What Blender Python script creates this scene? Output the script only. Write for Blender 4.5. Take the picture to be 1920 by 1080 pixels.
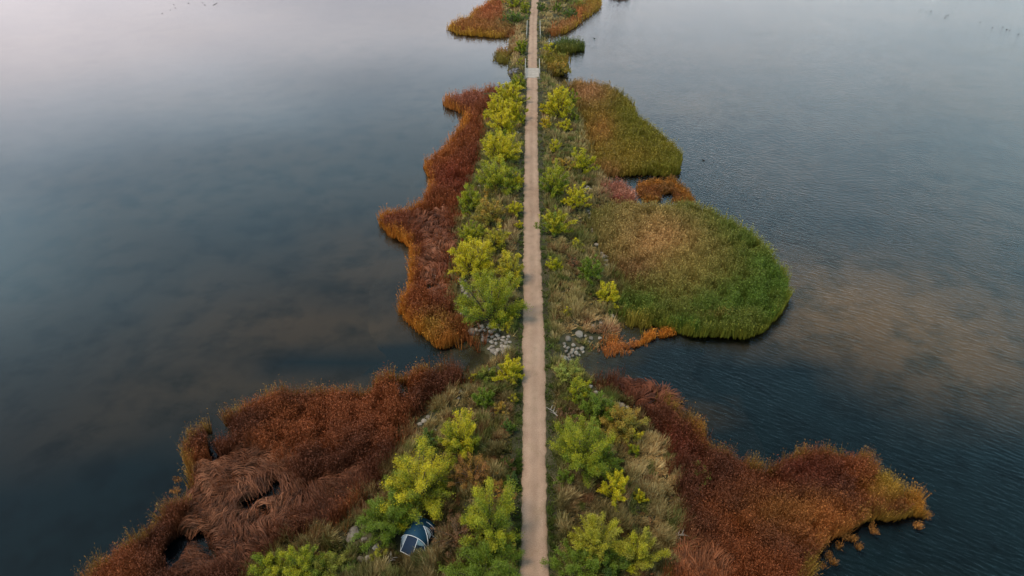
import bpy, math, random
import numpy as np

for o in list(bpy.data.objects):
    bpy.data.objects.remove(o)
SC = bpy.context.scene
COL = SC.collection
RNG = np.random.default_rng(11)
random.seed(5)

# ------------------------------------------------------------------ camera
CAM_H = 51.6
PITCH = math.radians(34.8)
YAW = math.atan(40 * math.cos(PITCH) / 1280)
cam_data = bpy.data.cameras.new("camera")
cam_data.lens = 24.0
cam_data.sensor_width = 36.0
cam_data.clip_start = 0.5
cam_data.clip_end = 9000
cam = bpy.data.objects.new("camera", cam_data)
COL.objects.link(cam)
cam.location = (0, 0, CAM_H)
cam.rotation_euler = (math.pi / 2 - PITCH, 0, YAW)
SC.camera = cam

# ------------------------------------------------------------------ light
SUN_EL, SUN_AZ = math.radians(62), math.radians(-105)     # azimuth from +Y, clockwise
sun_dir = (math.sin(SUN_AZ) * math.cos(SUN_EL), math.cos(SUN_AZ) * math.cos(SUN_EL), math.sin(SUN_EL))
sd = bpy.data.lights.new("sun", 'SUN')
sd.energy = 1.5
sd.angle = math.radians(20)
sd.color = (1.0, 0.87, 0.70)
sun = bpy.data.objects.new("sun", sd)
COL.objects.link(sun)
from mathutils import Vector
sun.rotation_euler = Vector(sun_dir).to_track_quat('Z', 'Y').to_euler()
sun.location = (-60, 0, 80)

W = bpy.data.worlds.new("World")
SC.world = W
W.use_nodes = True
wn, wl = W.node_tree.nodes, W.node_tree.links
wn.clear()


def N(nodes, typ, **kw):
    n = nodes.new(typ)
    for k, v in kw.items():
        setattr(n, k, v)
    return n


w_out = N(wn, 'ShaderNodeOutputWorld')
w_bg = N(wn, 'ShaderNodeBackground')
w_bg.inputs['Strength'].default_value = 0.1
w_sky = N(wn, 'ShaderNodeTexSky', sky_type='NISHITA')
w_sky.sun_disc = False
w_sky.sun_elevation = SUN_EL
w_sky.sun_rotation = SUN_AZ
w_tc = N(wn, 'ShaderNodeTexCoord')
w_sep = N(wn, 'ShaderNodeSeparateXYZ')
wl.new(w_tc.outputs['Generated'], w_sep.inputs[0])
# cloud deck: directions projected on a plane overhead
w_z = N(wn, 'ShaderNodeMath', operation='MAXIMUM'); w_z.inputs[1].default_value = 0.0
wl.new(w_sep.outputs['Z'], w_z.inputs[0])
w_add = N(wn, 'ShaderNodeMath', operation='ADD'); w_add.inputs[1].default_value = 0.16
wl.new(w_z.outputs[0], w_add.inputs[0])
w_div = N(wn, 'ShaderNodeVectorMath', operation='DIVIDE')
w_cmb = N(wn, 'ShaderNodeCombineXYZ')
for i in range(3):
    wl.new(w_add.outputs[0], w_cmb.inputs[i])
wl.new(w_tc.outputs['Generated'], w_div.inputs[0])
wl.new(w_cmb.outputs[0], w_div.inputs[1])
w_map = N(wn, 'ShaderNodeMapping')
w_map.inputs['Location'].default_value = (3.1, 1.7, 0)
w_map.inputs['Rotation'].default_value = (0, 0, math.radians(20))
w_map.inputs['Scale'].default_value = (0.55, 1.25, 0.0)
wl.new(w_div.outputs[0], w_map.inputs[0])
w_noise = N(wn, 'ShaderNodeTexNoise')
w_noise.inputs['Scale'].default_value = 1.05
w_noise.inputs['Detail'].default_value = 5
w_noise.inputs['Roughness'].default_value = 0.5
wl.new(w_map.outputs[0], w_noise.inputs['Vector'])
w_cr = N(wn, 'ShaderNodeValToRGB')
w_cr.color_ramp.elements[0].position = 0.36; w_cr.color_ramp.elements[0].color = (0.42, 0.42, 0.42, 1)
w_cr.color_ramp.elements[1].position = 0.64; w_cr.color_ramp.elements[1].color = (1, 1, 1, 1)
wl.new(w_noise.outputs['Fac'], w_cr.inputs[0])
# colour of the cloud by height above the horizon (thin bright evening deck, thicker overhead)
w_el = N(wn, 'ShaderNodeValToRGB')
e = w_el.color_ramp.elements
e[0].position = 0.0; e[0].color = (0.88, 0.79, 0.79, 1)
e[1].position = 1.0; e[1].color = (0.07, 0.075, 0.08, 1)
for p, c in ((0.24, (0.84, 0.81, 0.84, 1)), (0.42, (0.54, 0.90, 1.10, 1)), (0.60, (0.23, 0.33, 0.40, 1)), (0.8, (0.10, 0.12, 0.13, 1))):
    q = e.new(p); q.color = c
wl.new(w_z.outputs[0], w_el.inputs[0])
w_gain = N(wn, 'ShaderNodeVectorMath', operation='SCALE'); w_gain.inputs['Scale'].default_value = 24.0
# the deck is brighter and warmer towards the low sun behind it, cooler away from it
w_dot = N(wn, 'ShaderNodeVectorMath', operation='DOT_PRODUCT'); w_dot.inputs[1].default_value = (math.sin(math.radians(-75)), math.cos(math.radians(-75)), 0)
wl.new(w_tc.outputs['Generated'], w_dot.inputs[0])
w_side = N(wn, 'ShaderNodeMapRange'); w_side.inputs['From Min'].default_value = -0.6; w_side.inputs['From Max'].default_value = 0.8
wl.new(w_dot.outputs['Value'], w_side.inputs['Value'])
w_tone = N(wn, 'ShaderNodeMixRGB'); w_tone.inputs[1].default_value = (0.46, 0.59, 0.61, 1); w_tone.inputs[2].default_value = (1.07, 1.02, 1.03, 1)
wl.new(w_side.outputs[0], w_tone.inputs[0])
w_mul = N(wn, 'ShaderNodeMixRGB', blend_type='MULTIPLY'); w_mul.inputs[0].default_value = 1
wl.new(w_el.outputs[0], w_mul.inputs[1]); wl.new(w_tone.outputs[0], w_mul.inputs[2])
wl.new(w_mul.outputs[0], w_gain.inputs[0])
w_mix = N(wn, 'ShaderNodeMixRGB')
wl.new(w_cr.outputs[0], w_mix.inputs[0])
wl.new(w_sky.outputs[0], w_mix.inputs[1])
wl.new(w_gain.outputs[0], w_mix.inputs[2])
wl.new(w_mix.outputs[0], w_bg.inputs['Color'])
wl.new(w_bg.outputs[0], w_out.inputs[0])

SC.view_settings.view_transform = 'Standard'
SC.view_settings.look = 'None'
SC.view_settings.exposure = 0.6
SC.view_settings.gamma = 1.0
SC.render.engine = 'CYCLES'
SC.cycles.max_bounces = 5
SC.cycles.transparent_max_bounces = 8
SC.cycles.caustics_reflective = False
SC.cycles.caustics_refractive = False

# ------------------------------------------------------------------ surveying helpers
cp, sp_ = math.cos(PITCH), math.sin(PITCH)
R_RIGHT = np.array([math.cos(YAW), math.sin(YAW), 0.0])
R_UP = np.array([-math.sin(YAW) * sp_, math.cos(YAW) * sp_, cp])
R_FWD = np.array([-math.sin(YAW) * cp, math.cos(YAW) * cp, -sp_])
F = 1280.0


def ground(px, py, z=0.0):
    """map reading of the aerial survey: where on the level z a surveyed point stands"""
    px = np.asarray(px, float); py = np.asarray(py, float)
    d = ((px - 960) / F)[..., None] * R_RIGHT + ((540 - py) / F)[..., None] * R_UP + R_FWD
    t = (np.asarray(z, float) - CAM_H) / d[..., 2]
    p = d * t[..., None]
    p[..., 2] += CAM_H
    return p


def survey(P):
    P = np.asarray(P, float) - np.array([0, 0, CAM_H])
    dep = P @ R_FWD
    return 960 + F * (P @ R_RIGHT) / dep, 540 - F * (P @ R_UP) / dep, dep


def inside(poly, x, y):
    poly = np.asarray(poly, float)
    x = np.asarray(x, float); y = np.asarray(y, float)
    r = np.zeros(x.shape, bool)
    j = len(poly) - 1
    for i in range(len(poly)):
        xi, yi = poly[i]; xj, yj = poly[j]
        if yi != yj:
            c = ((yi > y) != (yj > y)) & (x < (xj - xi) * (y - yi) / (yj - yi) + xi)
            r ^= c
        j = i
    return r


def edge_dist(poly, x, y):
    poly = np.asarray(poly, float)
    x = np.asarray(x, float); y = np.asarray(y, float)
    best = np.full(x.shape, 1e9)
    n = len(poly)
    for i in range(n):
        ax, ay = poly[i]; bx, by = poly[(i + 1) % n]
        dx, dy = bx - ax, by - ay
        L = dx * dx + dy * dy + 1e-12
        t = np.clip(((x - ax) * dx + (y - ay) * dy) / L, 0, 1)
        best = np.minimum(best, (x - ax - t * dx) ** 2 + (y - ay - t * dy) ** 2)
    return np.sqrt(best)


_tab = np.random.default_rng(77).random((256, 256))


def vnoise(x, y, s=1.0, seed=0):
    x = np.asarray(x, float) * s + seed * 17.13 + 500; y = np.asarray(y, float) * s + seed * 31.7 + 500
    xi = np.floor(x).astype(int); yi = np.floor(y).astype(int)
    fx = x - xi; fy = y - yi
    fx = fx * fx * (3 - 2 * fx); fy = fy * fy * (3 - 2 * fy)
    g = lambda a, b: _tab[a & 255, b & 255]
    return (g(xi, yi) * (1 - fx) + g(xi + 1, yi) * fx) * (1 - fy) + (g(xi, yi + 1) * (1 - fx) + g(xi + 1, yi + 1) * fx) * fy


def fnoise(x, y, s=1.0, seed=0):
    return (vnoise(x, y, s, seed) + 0.5 * vnoise(x, y, s * 2.1, seed + 3) + 0.25 * vnoise(x, y, s * 4.3, seed + 5)) / 1.75


def sm(a, b, x):
    t = np.clip((np.asarray(x, float) - a) / (b - a), 0, 1)
    return t * t * (3 - 2 * t)


def lerp(a, b, t):
    t = np.asarray(t, float)
    if t.ndim:
        t = t[:, None]
    return np.asarray(a, float) * (1 - t) + np.asarray(b, float) * t


# ------------------------------------------------------------------ materials
def new_mat(name):
    m = bpy.data.materials.new(name)
    m.use_nodes = True
    m.node_tree.nodes.clear()
    return m, m.node_tree.nodes, m.node_tree.links


def leaf_mat(name, transl=0.3, rough=0.6, spec=0.25):
    m, n, l = new_mat(name)
    out = N(n, 'ShaderNodeOutputMaterial')
    att = N(n, 'ShaderNodeAttribute', attribute_name='tint')
    pb = N(n, 'ShaderNodeBsdfPrincipled')
    pb.inputs['Roughness'].default_value = rough
    pb.inputs['Specular IOR Level'].default_value = spec
    tr = N(n, 'ShaderNodeBsdfTranslucent')
    mx = N(n, 'ShaderNodeMixShader'); mx.inputs[0].default_value = transl
    l.new(att.outputs['Color'], pb.inputs['Base Color'])
    l.new(att.outputs['Color'], tr.inputs['Color'])
    l.new(pb.outputs[0], mx.inputs[1]); l.new(tr.outputs[0], mx.inputs[2])
    l.new(mx.outputs[0], out.inputs[0])
    return m


def plain_mat(name, col, rough=0.7, spec=0.3, var=0.25, scale=3.0, bump=0.0, col2=None, metal=0.0):
    m, n, l = new_mat(name)
    out = N(n, 'ShaderNodeOutputMaterial')
    pb = N(n, 'ShaderNodeBsdfPrincipled')
    pb.inputs['Roughness'].default_value = rough
    pb.inputs['Specular IOR Level'].default_value = spec
    pb.inputs['Metallic'].default_value = metal
    tc = N(n, 'ShaderNodeTexCoord')
    no = N(n, 'ShaderNodeTexNoise'); no.inputs['Scale'].default_value = scale; no.inputs['Detail'].default_value = 6
    l.new(tc.outputs['Object'], no.inputs['Vector'])
    mx = N(n, 'ShaderNodeMixRGB')
    c2 = col2 or tuple(c * (1 - var) for c in col)
    mx.inputs[1].default_value = (*c2, 1); mx.inputs[2].default_value = (*col, 1)
    rp = N(n, 'ShaderNodeValToRGB')
    rp.color_ramp.elements[0].position = 0.35; rp.color_ramp.elements[1].position = 0.65
    l.new(no.outputs['Fac'], rp.inputs[0]); l.new(rp.outputs[0], mx.inputs[0])
    l.new(mx.outputs[0], pb.inputs['Base Color'])
    if bump:
        b = N(n, 'ShaderNodeBump'); b.inputs['Strength'].default_value = bump; b.inputs['Distance'].default_value = 0.05
        l.new(no.outputs['Fac'], b.inputs['Height']); l.new(b.outputs[0], pb.inputs['Normal'])
    l.new(pb.outputs[0], out.inputs[0])
    return m


M_REED = leaf_mat('reed_blades', 0.3, 0.65, 0.2)
M_GRASS = leaf_mat('grass_blades', 0.25, 0.7, 0.15)
M_LEAF = leaf_mat('shrub_leaves', 0.2, 0.5, 0.3)
M_BARK = plain_mat('bark', (0.11, 0.08, 0.055), 0.85, 0.2, 0.4, 6)
M_STONE = None


# ------------------------------------------------------------------ mesh helpers
def obj(name, mesh, mat=None, parent=None):
    o = bpy.data.objects.new(name, mesh)
    COL.objects.link(o)
    if mat is not None and not mesh.materials:
        mesh.materials.append(mat)
    if parent is not None:
        o.parent = parent
    return o


def tag(o, label=None, cat=None, group=None, kind=None):
    if label: o['label'] = label
    if cat: o['category'] = cat
    if group: o['group'] = group
    if kind: o['kind'] = kind
    return o


def empty(name, loc, rz=0.0):
    o = bpy.data.objects.new(name, None)
    o.empty_display_size = 0.3
    COL.objects.link(o)
    o.location = loc
    o.rotation_euler = (0, 0, rz)
    return o


def mesh_arrays(name, verts, loops, starts, totals, tint=None, smooth=False):
    me = bpy.data.meshes.new(name)
    me.vertices.add(len(verts))
    me.vertices.foreach_set('co', np.ascontiguousarray(verts, np.float32).ravel())
    me.loops.add(len(loops))
    me.loops.foreach_set('vertex_index', np.ascontiguousarray(loops, np.int32))
    me.polygons.add(len(starts))
    me.polygons.foreach_set('loop_start', np.ascontiguousarray(starts, np.int32))
    me.polygons.foreach_set('loop_total', np.ascontiguousarray(totals, np.int32))
    if tint is not None:
        a = me.attributes.new('tint', 'FLOAT_COLOR', 'POINT')
        c = np.ones((len(verts), 4), np.float32)
        c[:, :3] = tint
        a.data.foreach_set('color', c.ravel())
    me.update(calc_edges=True)
    if smooth:
        me.polygons.foreach_set('use_smooth', np.ones(len(starts), bool))
    return me


def strips(name, P, Wd, side, tint):
    """ribbons: P (N,K,3) centre lines, Wd (N,K) widths, side (N,3) or (N,K,3) width directions, tint (N,3) or (N,K,3)"""
    n, k, _ = P.shape
    if side.ndim == 2:
        side = side[:, None, :]
    if tint.ndim == 2:
        tint = np.repeat(tint[:, None, :], k, 1)
    A = P - side * Wd[..., None] * 0.5
    B = P + side * Wd[..., None] * 0.5
    V = np.stack([A, B], 2).reshape(n * k * 2, 3)
    T = np.repeat(tint[:, :, None, :], 2, 2).reshape(n * k * 2, 3)
    base = (np.arange(n) * k * 2)[:, None, None]
    q = np.arange(k - 1)[None, :, None] * 2
    quad = np.array([0, 1, 3, 2])[None, None, :]
    Lp = (base + q + quad).reshape(-1)
    nf = n * (k - 1)
    return mesh_arrays(name, V, Lp, np.arange(nf) * 4, np.full(nf, 4), np.clip(T, 0, 0.9))


def blades(name, Q, Wd, side, tint):
    """one tapering triangle per blade: root (two corners) to tip"""
    n = len(Q)
    w = Wd[:, :1] * 0.5 if Wd.ndim == 2 else Wd[:, None] * 0.5
    V = np.stack([Q[:, 0] - side * w, Q[:, 0] + side * w, Q[:, -1]], 1).reshape(-1, 3)
    return mesh_arrays(name, V, np.arange(n * 3), np.arange(n) * 3, np.full(n, 3), np.clip(np.repeat(tint, 3, 0), 0, 0.9))


def grid_mesh(name, X, Y, Z, tint=None, smooth=True):
    ny, nx = X.shape
    V = np.stack([X, Y, Z], -1).reshape(-1, 3)
    i = np.arange(ny - 1)[:, None] * nx + np.arange(nx - 1)[None, :]
    q = np.stack([i, i + 1, i + nx + 1, i + nx], -1).reshape(-1)
    nf = (ny - 1) * (nx - 1)
    return mesh_arrays(name, V, q, np.arange(nf) * 4, np.full(nf, 4), None if tint is None else tint.reshape(-1, 3), smooth)


class MB:
    def __init__(s):
        s.v, s.f = [], []

    def box(s, c, d, rz=0.0):
        b = len(s.v)
        ca, sa = math.cos(rz), math.sin(rz)
        for z in (-1, 1):
            for x, y in ((-1, -1), (1, -1), (1, 1), (-1, 1)):
                X, Y = x * d[0] / 2, y * d[1] / 2
                s.v.append((c[0] + X * ca - Y * sa, c[1] + X * sa + Y * ca, c[2] + z * d[2] / 2))
        for f in ((3, 2, 1, 0), (4, 5, 6, 7), (0, 1, 5, 4), (1, 2, 6, 5), (2, 3, 7, 6), (3, 0, 4, 7)):
            s.f.append([b + i for i in f])
        return s

    def tube(s, pts, rad, n=6):
        pts = [Vector(p) for p in pts]
        rad = rad if hasattr(rad, '__len__') else [rad] * len(pts)
        b = len(s.v)
        for i, p in enumerate(pts):
            t = (pts[min(i + 1, len(pts) - 1)] - pts[max(i - 1, 0)]).normalized()
            u = t.cross(Vector((0, 0, 1)) if abs(t.z) < 0.9 else Vector((1, 0, 0))).normalized()
            w = t.cross(u)
            for k in range(n):
                a = 2 * math.pi * k / n
                s.v.append(tuple(p + (u * math.cos(a) + w * math.sin(a)) * rad[i]))
        for i in range(len(pts) - 1):
            for k in range(n):
                s.f.append([b + i * n + k, b + i * n + (k + 1) % n, b + (i + 1) * n + (k + 1) % n, b + (i + 1) * n + k])
        s.f.append([b + k for k in range(n)][::-1])
        s.f.append([b + (len(pts) - 1) * n + k for k in range(n)])
        return s

    def poly(s, pts):
        b = len(s.v)
        s.v += [tuple(p) for p in pts]
        s.f.append(list(range(b, b + len(pts))))
        return s

    def build(s, name, mat, parent=None, smooth=False):
        me = bpy.data.meshes.new(name)
        me.from_pydata(s.v, [], s.f)
        me.update()
        if smooth:
            me.polygons.foreach_set('use_smooth', np.ones(len(me.polygons), bool))
        return obj(name, me, mat, parent)


# ------------------------------------------------------------------ the survey: shore of the dike, path, reed beds
LAND = [(330, 1300), (380, 1180), (463, 1072), (521, 1018), (549, 990), (626, 971), (677, 924), (722, 868), (735, 815), (766, 780), (800, 752),
        (850, 722), (882, 706), (905, 692), (926, 678), (915, 660), (890, 645), (872, 618), (853, 597), (833, 570), (832, 527), (847, 497),
        (853, 467), (850, 433), (856, 390), (872, 353), (890, 300), (900, 262), (898, 225), (918, 196), (938, 172), (960, 158), (957, 148),
        (953, 135), (954, 110), (956, 75), (962, 68), (955, 55), (938, 25), (930, 0), (938, -40), (942, -80),
        (1066, -80), (1090, -40), (1100, 0), (1085, 28), (1058, 46), (1042, 58), (1026, 68), (1016, 72), (1022, 80), (1036, 98), (1036, 115),
        (1036, 138), (1026, 150), (1040, 158), (1068, 172), (1085, 208), (1102, 245), (1111, 288), (1120, 318), (1140, 345), (1146, 380),
        (1126, 392), (1118, 425), (1127, 455), (1142, 485), (1168, 515), (1180, 540), (1162, 562), (1163, 592), (1170, 612), (1152, 634),
        (1112, 656), (1088, 674), (1074, 680), (1096, 696), (1122, 720), (1152, 733), (1180, 755), (1202, 783), (1224, 798), (1252, 813),
        (1266, 850), (1281, 898), (1288, 935), (1298, 976), (1296, 1006), (1274, 1035), (1266, 1080), (1255, 1180), (1240, 1300)]
PATH = [(-80, 999, 1010.5), (-40, 998.5, 1011), (0, 996.7, 1010.5), (20, 993.9, 1008.7), (40, 992, 1007.5), (60, 991, 1007.6), (90, 990, 1008),
        (120, 988.7, 1007.8), (150, 987.4, 1008.9), (190, 986, 1008.9), (230, 984.4, 1009.3), (280, 983, 1009.4), (350, 981.7, 1011),
        (400, 980.8, 1013), (460, 980.7, 1014.3), (500, 980, 1016), (560, 980, 1018.4), (620, 978.9, 1021), (650, 978, 1024), (680, 978.5, 1022.5),
        (760, 978.5, 1025), (850, 978, 1026), (950, 976, 1027), (1000, 975, 1029), (1080, 973, 1031.5), (1200, 968, 1036), (1420, 958, 1044)]
PATH_Z = 1.6
land_w = ground(*np.array(LAND, float).T, 0.0)[:, :2]
pa = np.array(PATH, float)
pl = ground(pa[:, 1], pa[:, 0], PATH_Z)
pr = ground(pa[:, 2], pa[:, 0], PATH_Z)


def path_edges(y):
    return np.interp(y, pl[::-1, 1], pl[::-1, 0]), np.interp(y, pr[::-1, 1], pr[::-1, 0])


def path_dist(x, y):
    a, b = path_edges(y)
    return np.maximum(np.maximum(a - x, x - b), 0)


BRIDGE_Y0 = float(ground(998, 146, PATH_Z)[1]); BRIDGE_Y1 = float(ground(998, 128, PATH_Z)[1])
BR_MID = (BRIDGE_Y0 + BRIDGE_Y1) / 2


def land_height(x, y):
    x = np.asarray(x, float); y = np.asarray(y, float)
    d = edge_dist(land_w, x, y)
    ins = inside(land_w, x, y)
    p = np.maximum(path_dist(x, y) - 0.6, 0)
    t = d / (d + p + 1e-4)
    h_in = 0.04 + (PATH_Z - 0.07) * np.clip(1.35 * t ** 0.85, 0, 1) + (fnoise(x, y, 0.5, 2) - 0.5) * 0.35 * np.clip(p / 2, 0, 1) * np.clip(d / 2, 0, 1)
    h_out = -0.02 - np.minimum(d * 0.11, 1.6) + (fnoise(x, y, 0.35, 4) - 0.5) * 0.1
    h = np.where(ins, h_in, h_out)
    ch = 1 - sm(1.0, 2.3, np.abs(y - BR_MID))                      # the culvert under the footbridge
    return h * (1 - ch) + np.minimum(h, -0.45) * ch


GX = np.arange(-42, 42.01, 0.6); GY = np.arange(12, 330.01, 0.6)
gxx, gyy = np.meshgrid(GX, GY)
GH = land_height(gxx.ravel(), gyy.ravel()).reshape(gxx.shape)


def gz(x, y):
    x = np.asarray(x, float); y = np.asarray(y, float)
    fx = np.clip((x - GX[0]) / 0.6, 0, len(GX) - 1.001); fy = np.clip((y - GY[0]) / 0.6, 0, len(GY) - 1.001)
    i = fx.astype(int); j = fy.astype(int); u = fx - i; v = fy - j
    return (GH[j, i] * (1 - u) + GH[j, i + 1] * u) * (1 - v) + (GH[j + 1, i] * (1 - u) + GH[j + 1, i + 1] * u) * v


# ------------------------------------------------------------------ lake bed (shoals of sand, darker deeps) and water
# shoals and deeps on the survey sheet: x, y, radius across / along in metres, weight sand(+)/deep(-)
SHOALS = [(1560, 545, 18, 9, 0.85), (1720, 620, 18, 9, 0.8), (1850, 720, 14, 8, 0.35), (1460, 800, 12, 6, -0.1), (1650, 820, 16, 8, -0.25),
          (1850, 950, 20, 14, -0.6), (1320, 770, 5, 3, 0.5), (650, 612, 10, 4.0, 0.4), (480, 560, 14, 8, 0.0), (700, 470, 10, 9, 0.15),
          (330, 620, 14, 9, 0.0), (520, 690, 10, 3.5, 0.1), (200, 520, 18, 10, 0.0), (150, 800, 12, 8, -0.1),
          (1300, 700, 11, 3.2, -0.9), (1450, 700, 9, 4, -0.8), (760, 672, 10, 2.2, -0.9), (600, 660, 9, 2.2, -0.6),
          (300, 900, 8, 10, -0.4), (100, 1000, 14, 8, -0.5), (1150, 690, 5, 2, -0.5), (1600, 420, 14, 9, -0.2)]


def bed_tint(x, y):
    acc = np.zeros(x.shape)
    for px, py, ra, rb, w in SHOALS:
        c = ground(px, py, -0.5)
        acc += w * np.exp(-(((x - c[0]) / ra) ** 2 + ((y - c[1]) / rb) ** 2))
    acc = acc + (fnoise(x, y, 0.05, 8) - 0.5) * 0.6
    acc = np.clip(acc * 0.6 + 0.2, 0, 1)
    return lerp((0.005, 0.017, 0.023), (0.200, 0.122, 0.050), acc.ravel()).reshape(*x.shape, 3)


# ground sheet of the dike, running down under the water
m, n, l = new_mat('dike_soil')
out = N(n, 'ShaderNodeOutputMaterial'); pb = N(n, 'ShaderNodeBsdfPrincipled'); pb.inputs['Roughness'].default_value = 0.9
pb.inputs['Specular IOR Level'].default_value = 0.15
tc = N(n, 'ShaderNodeTexCoord')
n1 = N(n, 'ShaderNodeTexNoise'); n1.inputs['Scale'].default_value = 0.6; n1.inputs['Detail'].default_value = 8
n2 = N(n, 'ShaderNodeTexNoise'); n2.inputs['Scale'].default_value = 5; n2.inputs['Detail'].default_value = 5
l.new(tc.outputs['Object'], n1.inputs['Vector']); l.new(tc.outputs['Object'], n2.inputs['Vector'])
r1 = N(n, 'ShaderNodeValToRGB')
r1.color_ramp.elements[0].position = 0.3; r1.color_ramp.elements[0].color = (0.045, 0.035, 0.02, 1)
r1.color_ramp.elements[1].position = 0.7; r1.color_ramp.elements[1].color = (0.13, 0.10, 0.055, 1)
q = r1.color_ramp.elements.new(0.5); q.color = (0.07, 0.065, 0.03, 1)
l.new(n1.outputs['Fac'], r1.inputs[0])
mx = N(n, 'ShaderNodeMixRGB', blend_type='MULTIPLY'); mx.inputs[0].default_value = 0.5
l.new(r1.outputs[0], mx.inputs[1]); l.new(n2.outputs['Fac'], mx.inputs[2])
att = N(n, 'ShaderNodeAttribute', attribute_name='tint')
geo = N(n, 'ShaderNodeNewGeometry'); sz = N(n, 'ShaderNodeSeparateXYZ'); l.new(geo.outputs['Position'], sz.inputs[0])
wet = N(n, 'ShaderNodeMapRange'); wet.inputs['From Min'].default_value = -0.6; wet.inputs['From Max'].default_value = -0.1
l.new(sz.outputs['Z'], wet.inputs['Value'])
nb_ = N(n, 'ShaderNodeTexNoise'); nb_.inputs['Scale'].default_value = 0.22; nb_.inputs['Detail'].default_value = 7; nb_.inputs['Roughness'].default_value = 0.62
l.new(tc.outputs['Object'], nb_.inputs['Vector'])
rb_ = N(n, 'ShaderNodeValToRGB')
rb_.color_ramp.elements[0].position = 0.33; rb_.color_ramp.elements[0].color = (0.42, 0.5, 0.5, 1)
rb_.color_ramp.elements[1].position = 0.55; rb_.color_ramp.elements[1].color = (1, 1, 1, 1)
l.new(nb_.outputs['Fac'], rb_.inputs[0])
mb_ = N(n, 'ShaderNodeMixRGB', blend_type='MULTIPLY'); mb_.inputs[0].default_value = 1
l.new(att.outputs['Color'], mb_.inputs[1]); l.new(rb_.outputs[0], mb_.inputs[2])
mx2 = N(n, 'ShaderNodeMixRGB'); l.new(wet.outputs[0], mx2.inputs[0]); l.new(mb_.outputs[0], mx2.inputs[1]); l.new(mx.outputs[0], mx2.inputs[2])
l.new(mx2.outputs[0], pb.inputs['Base Color'])
b = N(n, 'ShaderNodeBump'); b.inputs['Distance'].default_value = 0.08; l.new(n2.outputs['Fac'], b.inputs['Height']); l.new(b.outputs[0], pb.inputs['Normal'])
l.new(pb.outputs[0], out.inputs[0])
o = obj('ground', grid_mesh('ground', gxx, gyy, GH, bed_tint(gxx, gyy)), m)
tag(o, 'long low earth dike running straight out through the lake', 'ground', kind='structure')

# ------------------------------------------------------------------ lake bed and water
bx, by = np.meshgrid(np.arange(-260, 260.1, 4.0), np.arange(-40, 520.1, 4.0))
bt = bed_tint(bx, by)
m, n, l = new_mat('lake_bed')
out = N(n, 'ShaderNodeOutputMaterial'); pb = N(n, 'ShaderNodeBsdfPrincipled'); pb.inputs['Roughness'].default_value = 0.95
pb.inputs['Specular IOR Level'].default_value = 0.05
att = N(n, 'ShaderNodeAttribute', attribute_name='tint')
tc = N(n, 'ShaderNodeTexCoord')
n1 = N(n, 'ShaderNodeTexNoise'); n1.inputs['Scale'].default_value = 0.22; n1.inputs['Detail'].default_value = 7; n1.inputs['Roughness'].default_value = 0.62
l.new(tc.outputs['Object'], n1.inputs['Vector'])
r1 = N(n, 'ShaderNodeValToRGB')
r1.color_ramp.elements[0].position = 0.33; r1.color_ramp.elements[0].color = (0.42, 0.5, 0.5, 1)
r1.color_ramp.elements[1].position = 0.55; r1.color_ramp.elements[1].color = (1, 1, 1, 1)
l.new(n1.outputs['Fac'], r1.inputs[0])
mx = N(n, 'ShaderNodeMixRGB', blend_type='MULTIPLY'); mx.inputs[0].default_value = 1
l.new(att.outputs['Color'], mx.inputs[1]); l.new(r1.outputs[0], mx.inputs[2])
l.new(mx.outputs[0], pb.inputs['Base Color']); l.new(pb.outputs[0], out.inputs[0])
o = obj('lake_bed', grid_mesh('lake_bed', bx, by, np.full(bx.shape, -1.1), bt), m)
tag(o, 'sandy and weedy bottom of the shallow lake', 'lake bed', kind='structure')

m, n, l = new_mat('lake_water')
out = N(n, 'ShaderNodeOutputMaterial')
fr = N(n, 'ShaderNodeFresnel'); fr.inputs['IOR'].default_value = 1.33
tr = N(n, 'ShaderNodeBsdfTransparent'); tr.inputs['Color'].default_value = (0.90, 0.91, 0.89, 1)
gl = N(n, 'ShaderNodeBsdfGlossy'); gl.inputs['Roughness'].default_value = 0.07
mxs = N(n, 'ShaderNodeMixShader')
tc = N(n, 'ShaderNodeTexCoord')
# wind ripples: long crests, short wavelength; the lee (left) side of the dike is calmer
mp = N(n, 'ShaderNodeMapping'); mp.vector_type = 'TEXTURE'
mp.inputs['Rotation'].default_value = (0, 0, math.radians(-30)); mp.inputs['Scale'].default_value = (3.4, 1.0, 1.0)
l.new(tc.outputs['Object'], mp.inputs[0])
wa = N(n, 'ShaderNodeTexNoise'); wa.inputs['Scale'].default_value = 2.7; wa.inputs['Detail'].default_value = 2.5; wa.inputs['Roughness'].default_value = 0.5
l.new(mp.outputs[0], wa.inputs['Vector'])
wb = N(n, 'ShaderNodeTexNoise'); wb.inputs['Scale'].default_value = 2.2; wb.inputs['Detail'].default_value = 3
l.new(tc.outputs['Object'], wb.inputs['Vector'])
big = N(n, 'ShaderNodeTexNoise'); big.inputs['Scale'].default_value = 0.03; big.inputs['Detail'].default_value = 3
l.new(tc.outputs['Object'], big.inputs['Vector'])
sx = N(n, 'ShaderNodeSeparateXYZ'); l.new(tc.outputs['Object'], sx.inputs[0])
mr = N(n, 'ShaderNodeMapRange'); mr.inputs['From Min'].default_value = -6; mr.inputs['From Max'].default_value = 26
mr.inputs['To Min'].default_value = 0.07; mr.inputs['To Max'].default_value = 1.0; mr.interpolation_type = 'SMOOTHSTEP'
l.new(sx.outputs['X'], mr.inputs['Value'])
br = N(n, 'ShaderNodeMapRange'); br.inputs['From Min'].default_value = 0.35; br.inputs['From Max'].default_value = 0.6
br.inputs['To Min'].default_value = 0.6; br.inputs['To Max'].default_value = 1.1
l.new(big.outputs['Fac'], br.inputs['Value'])
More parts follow.
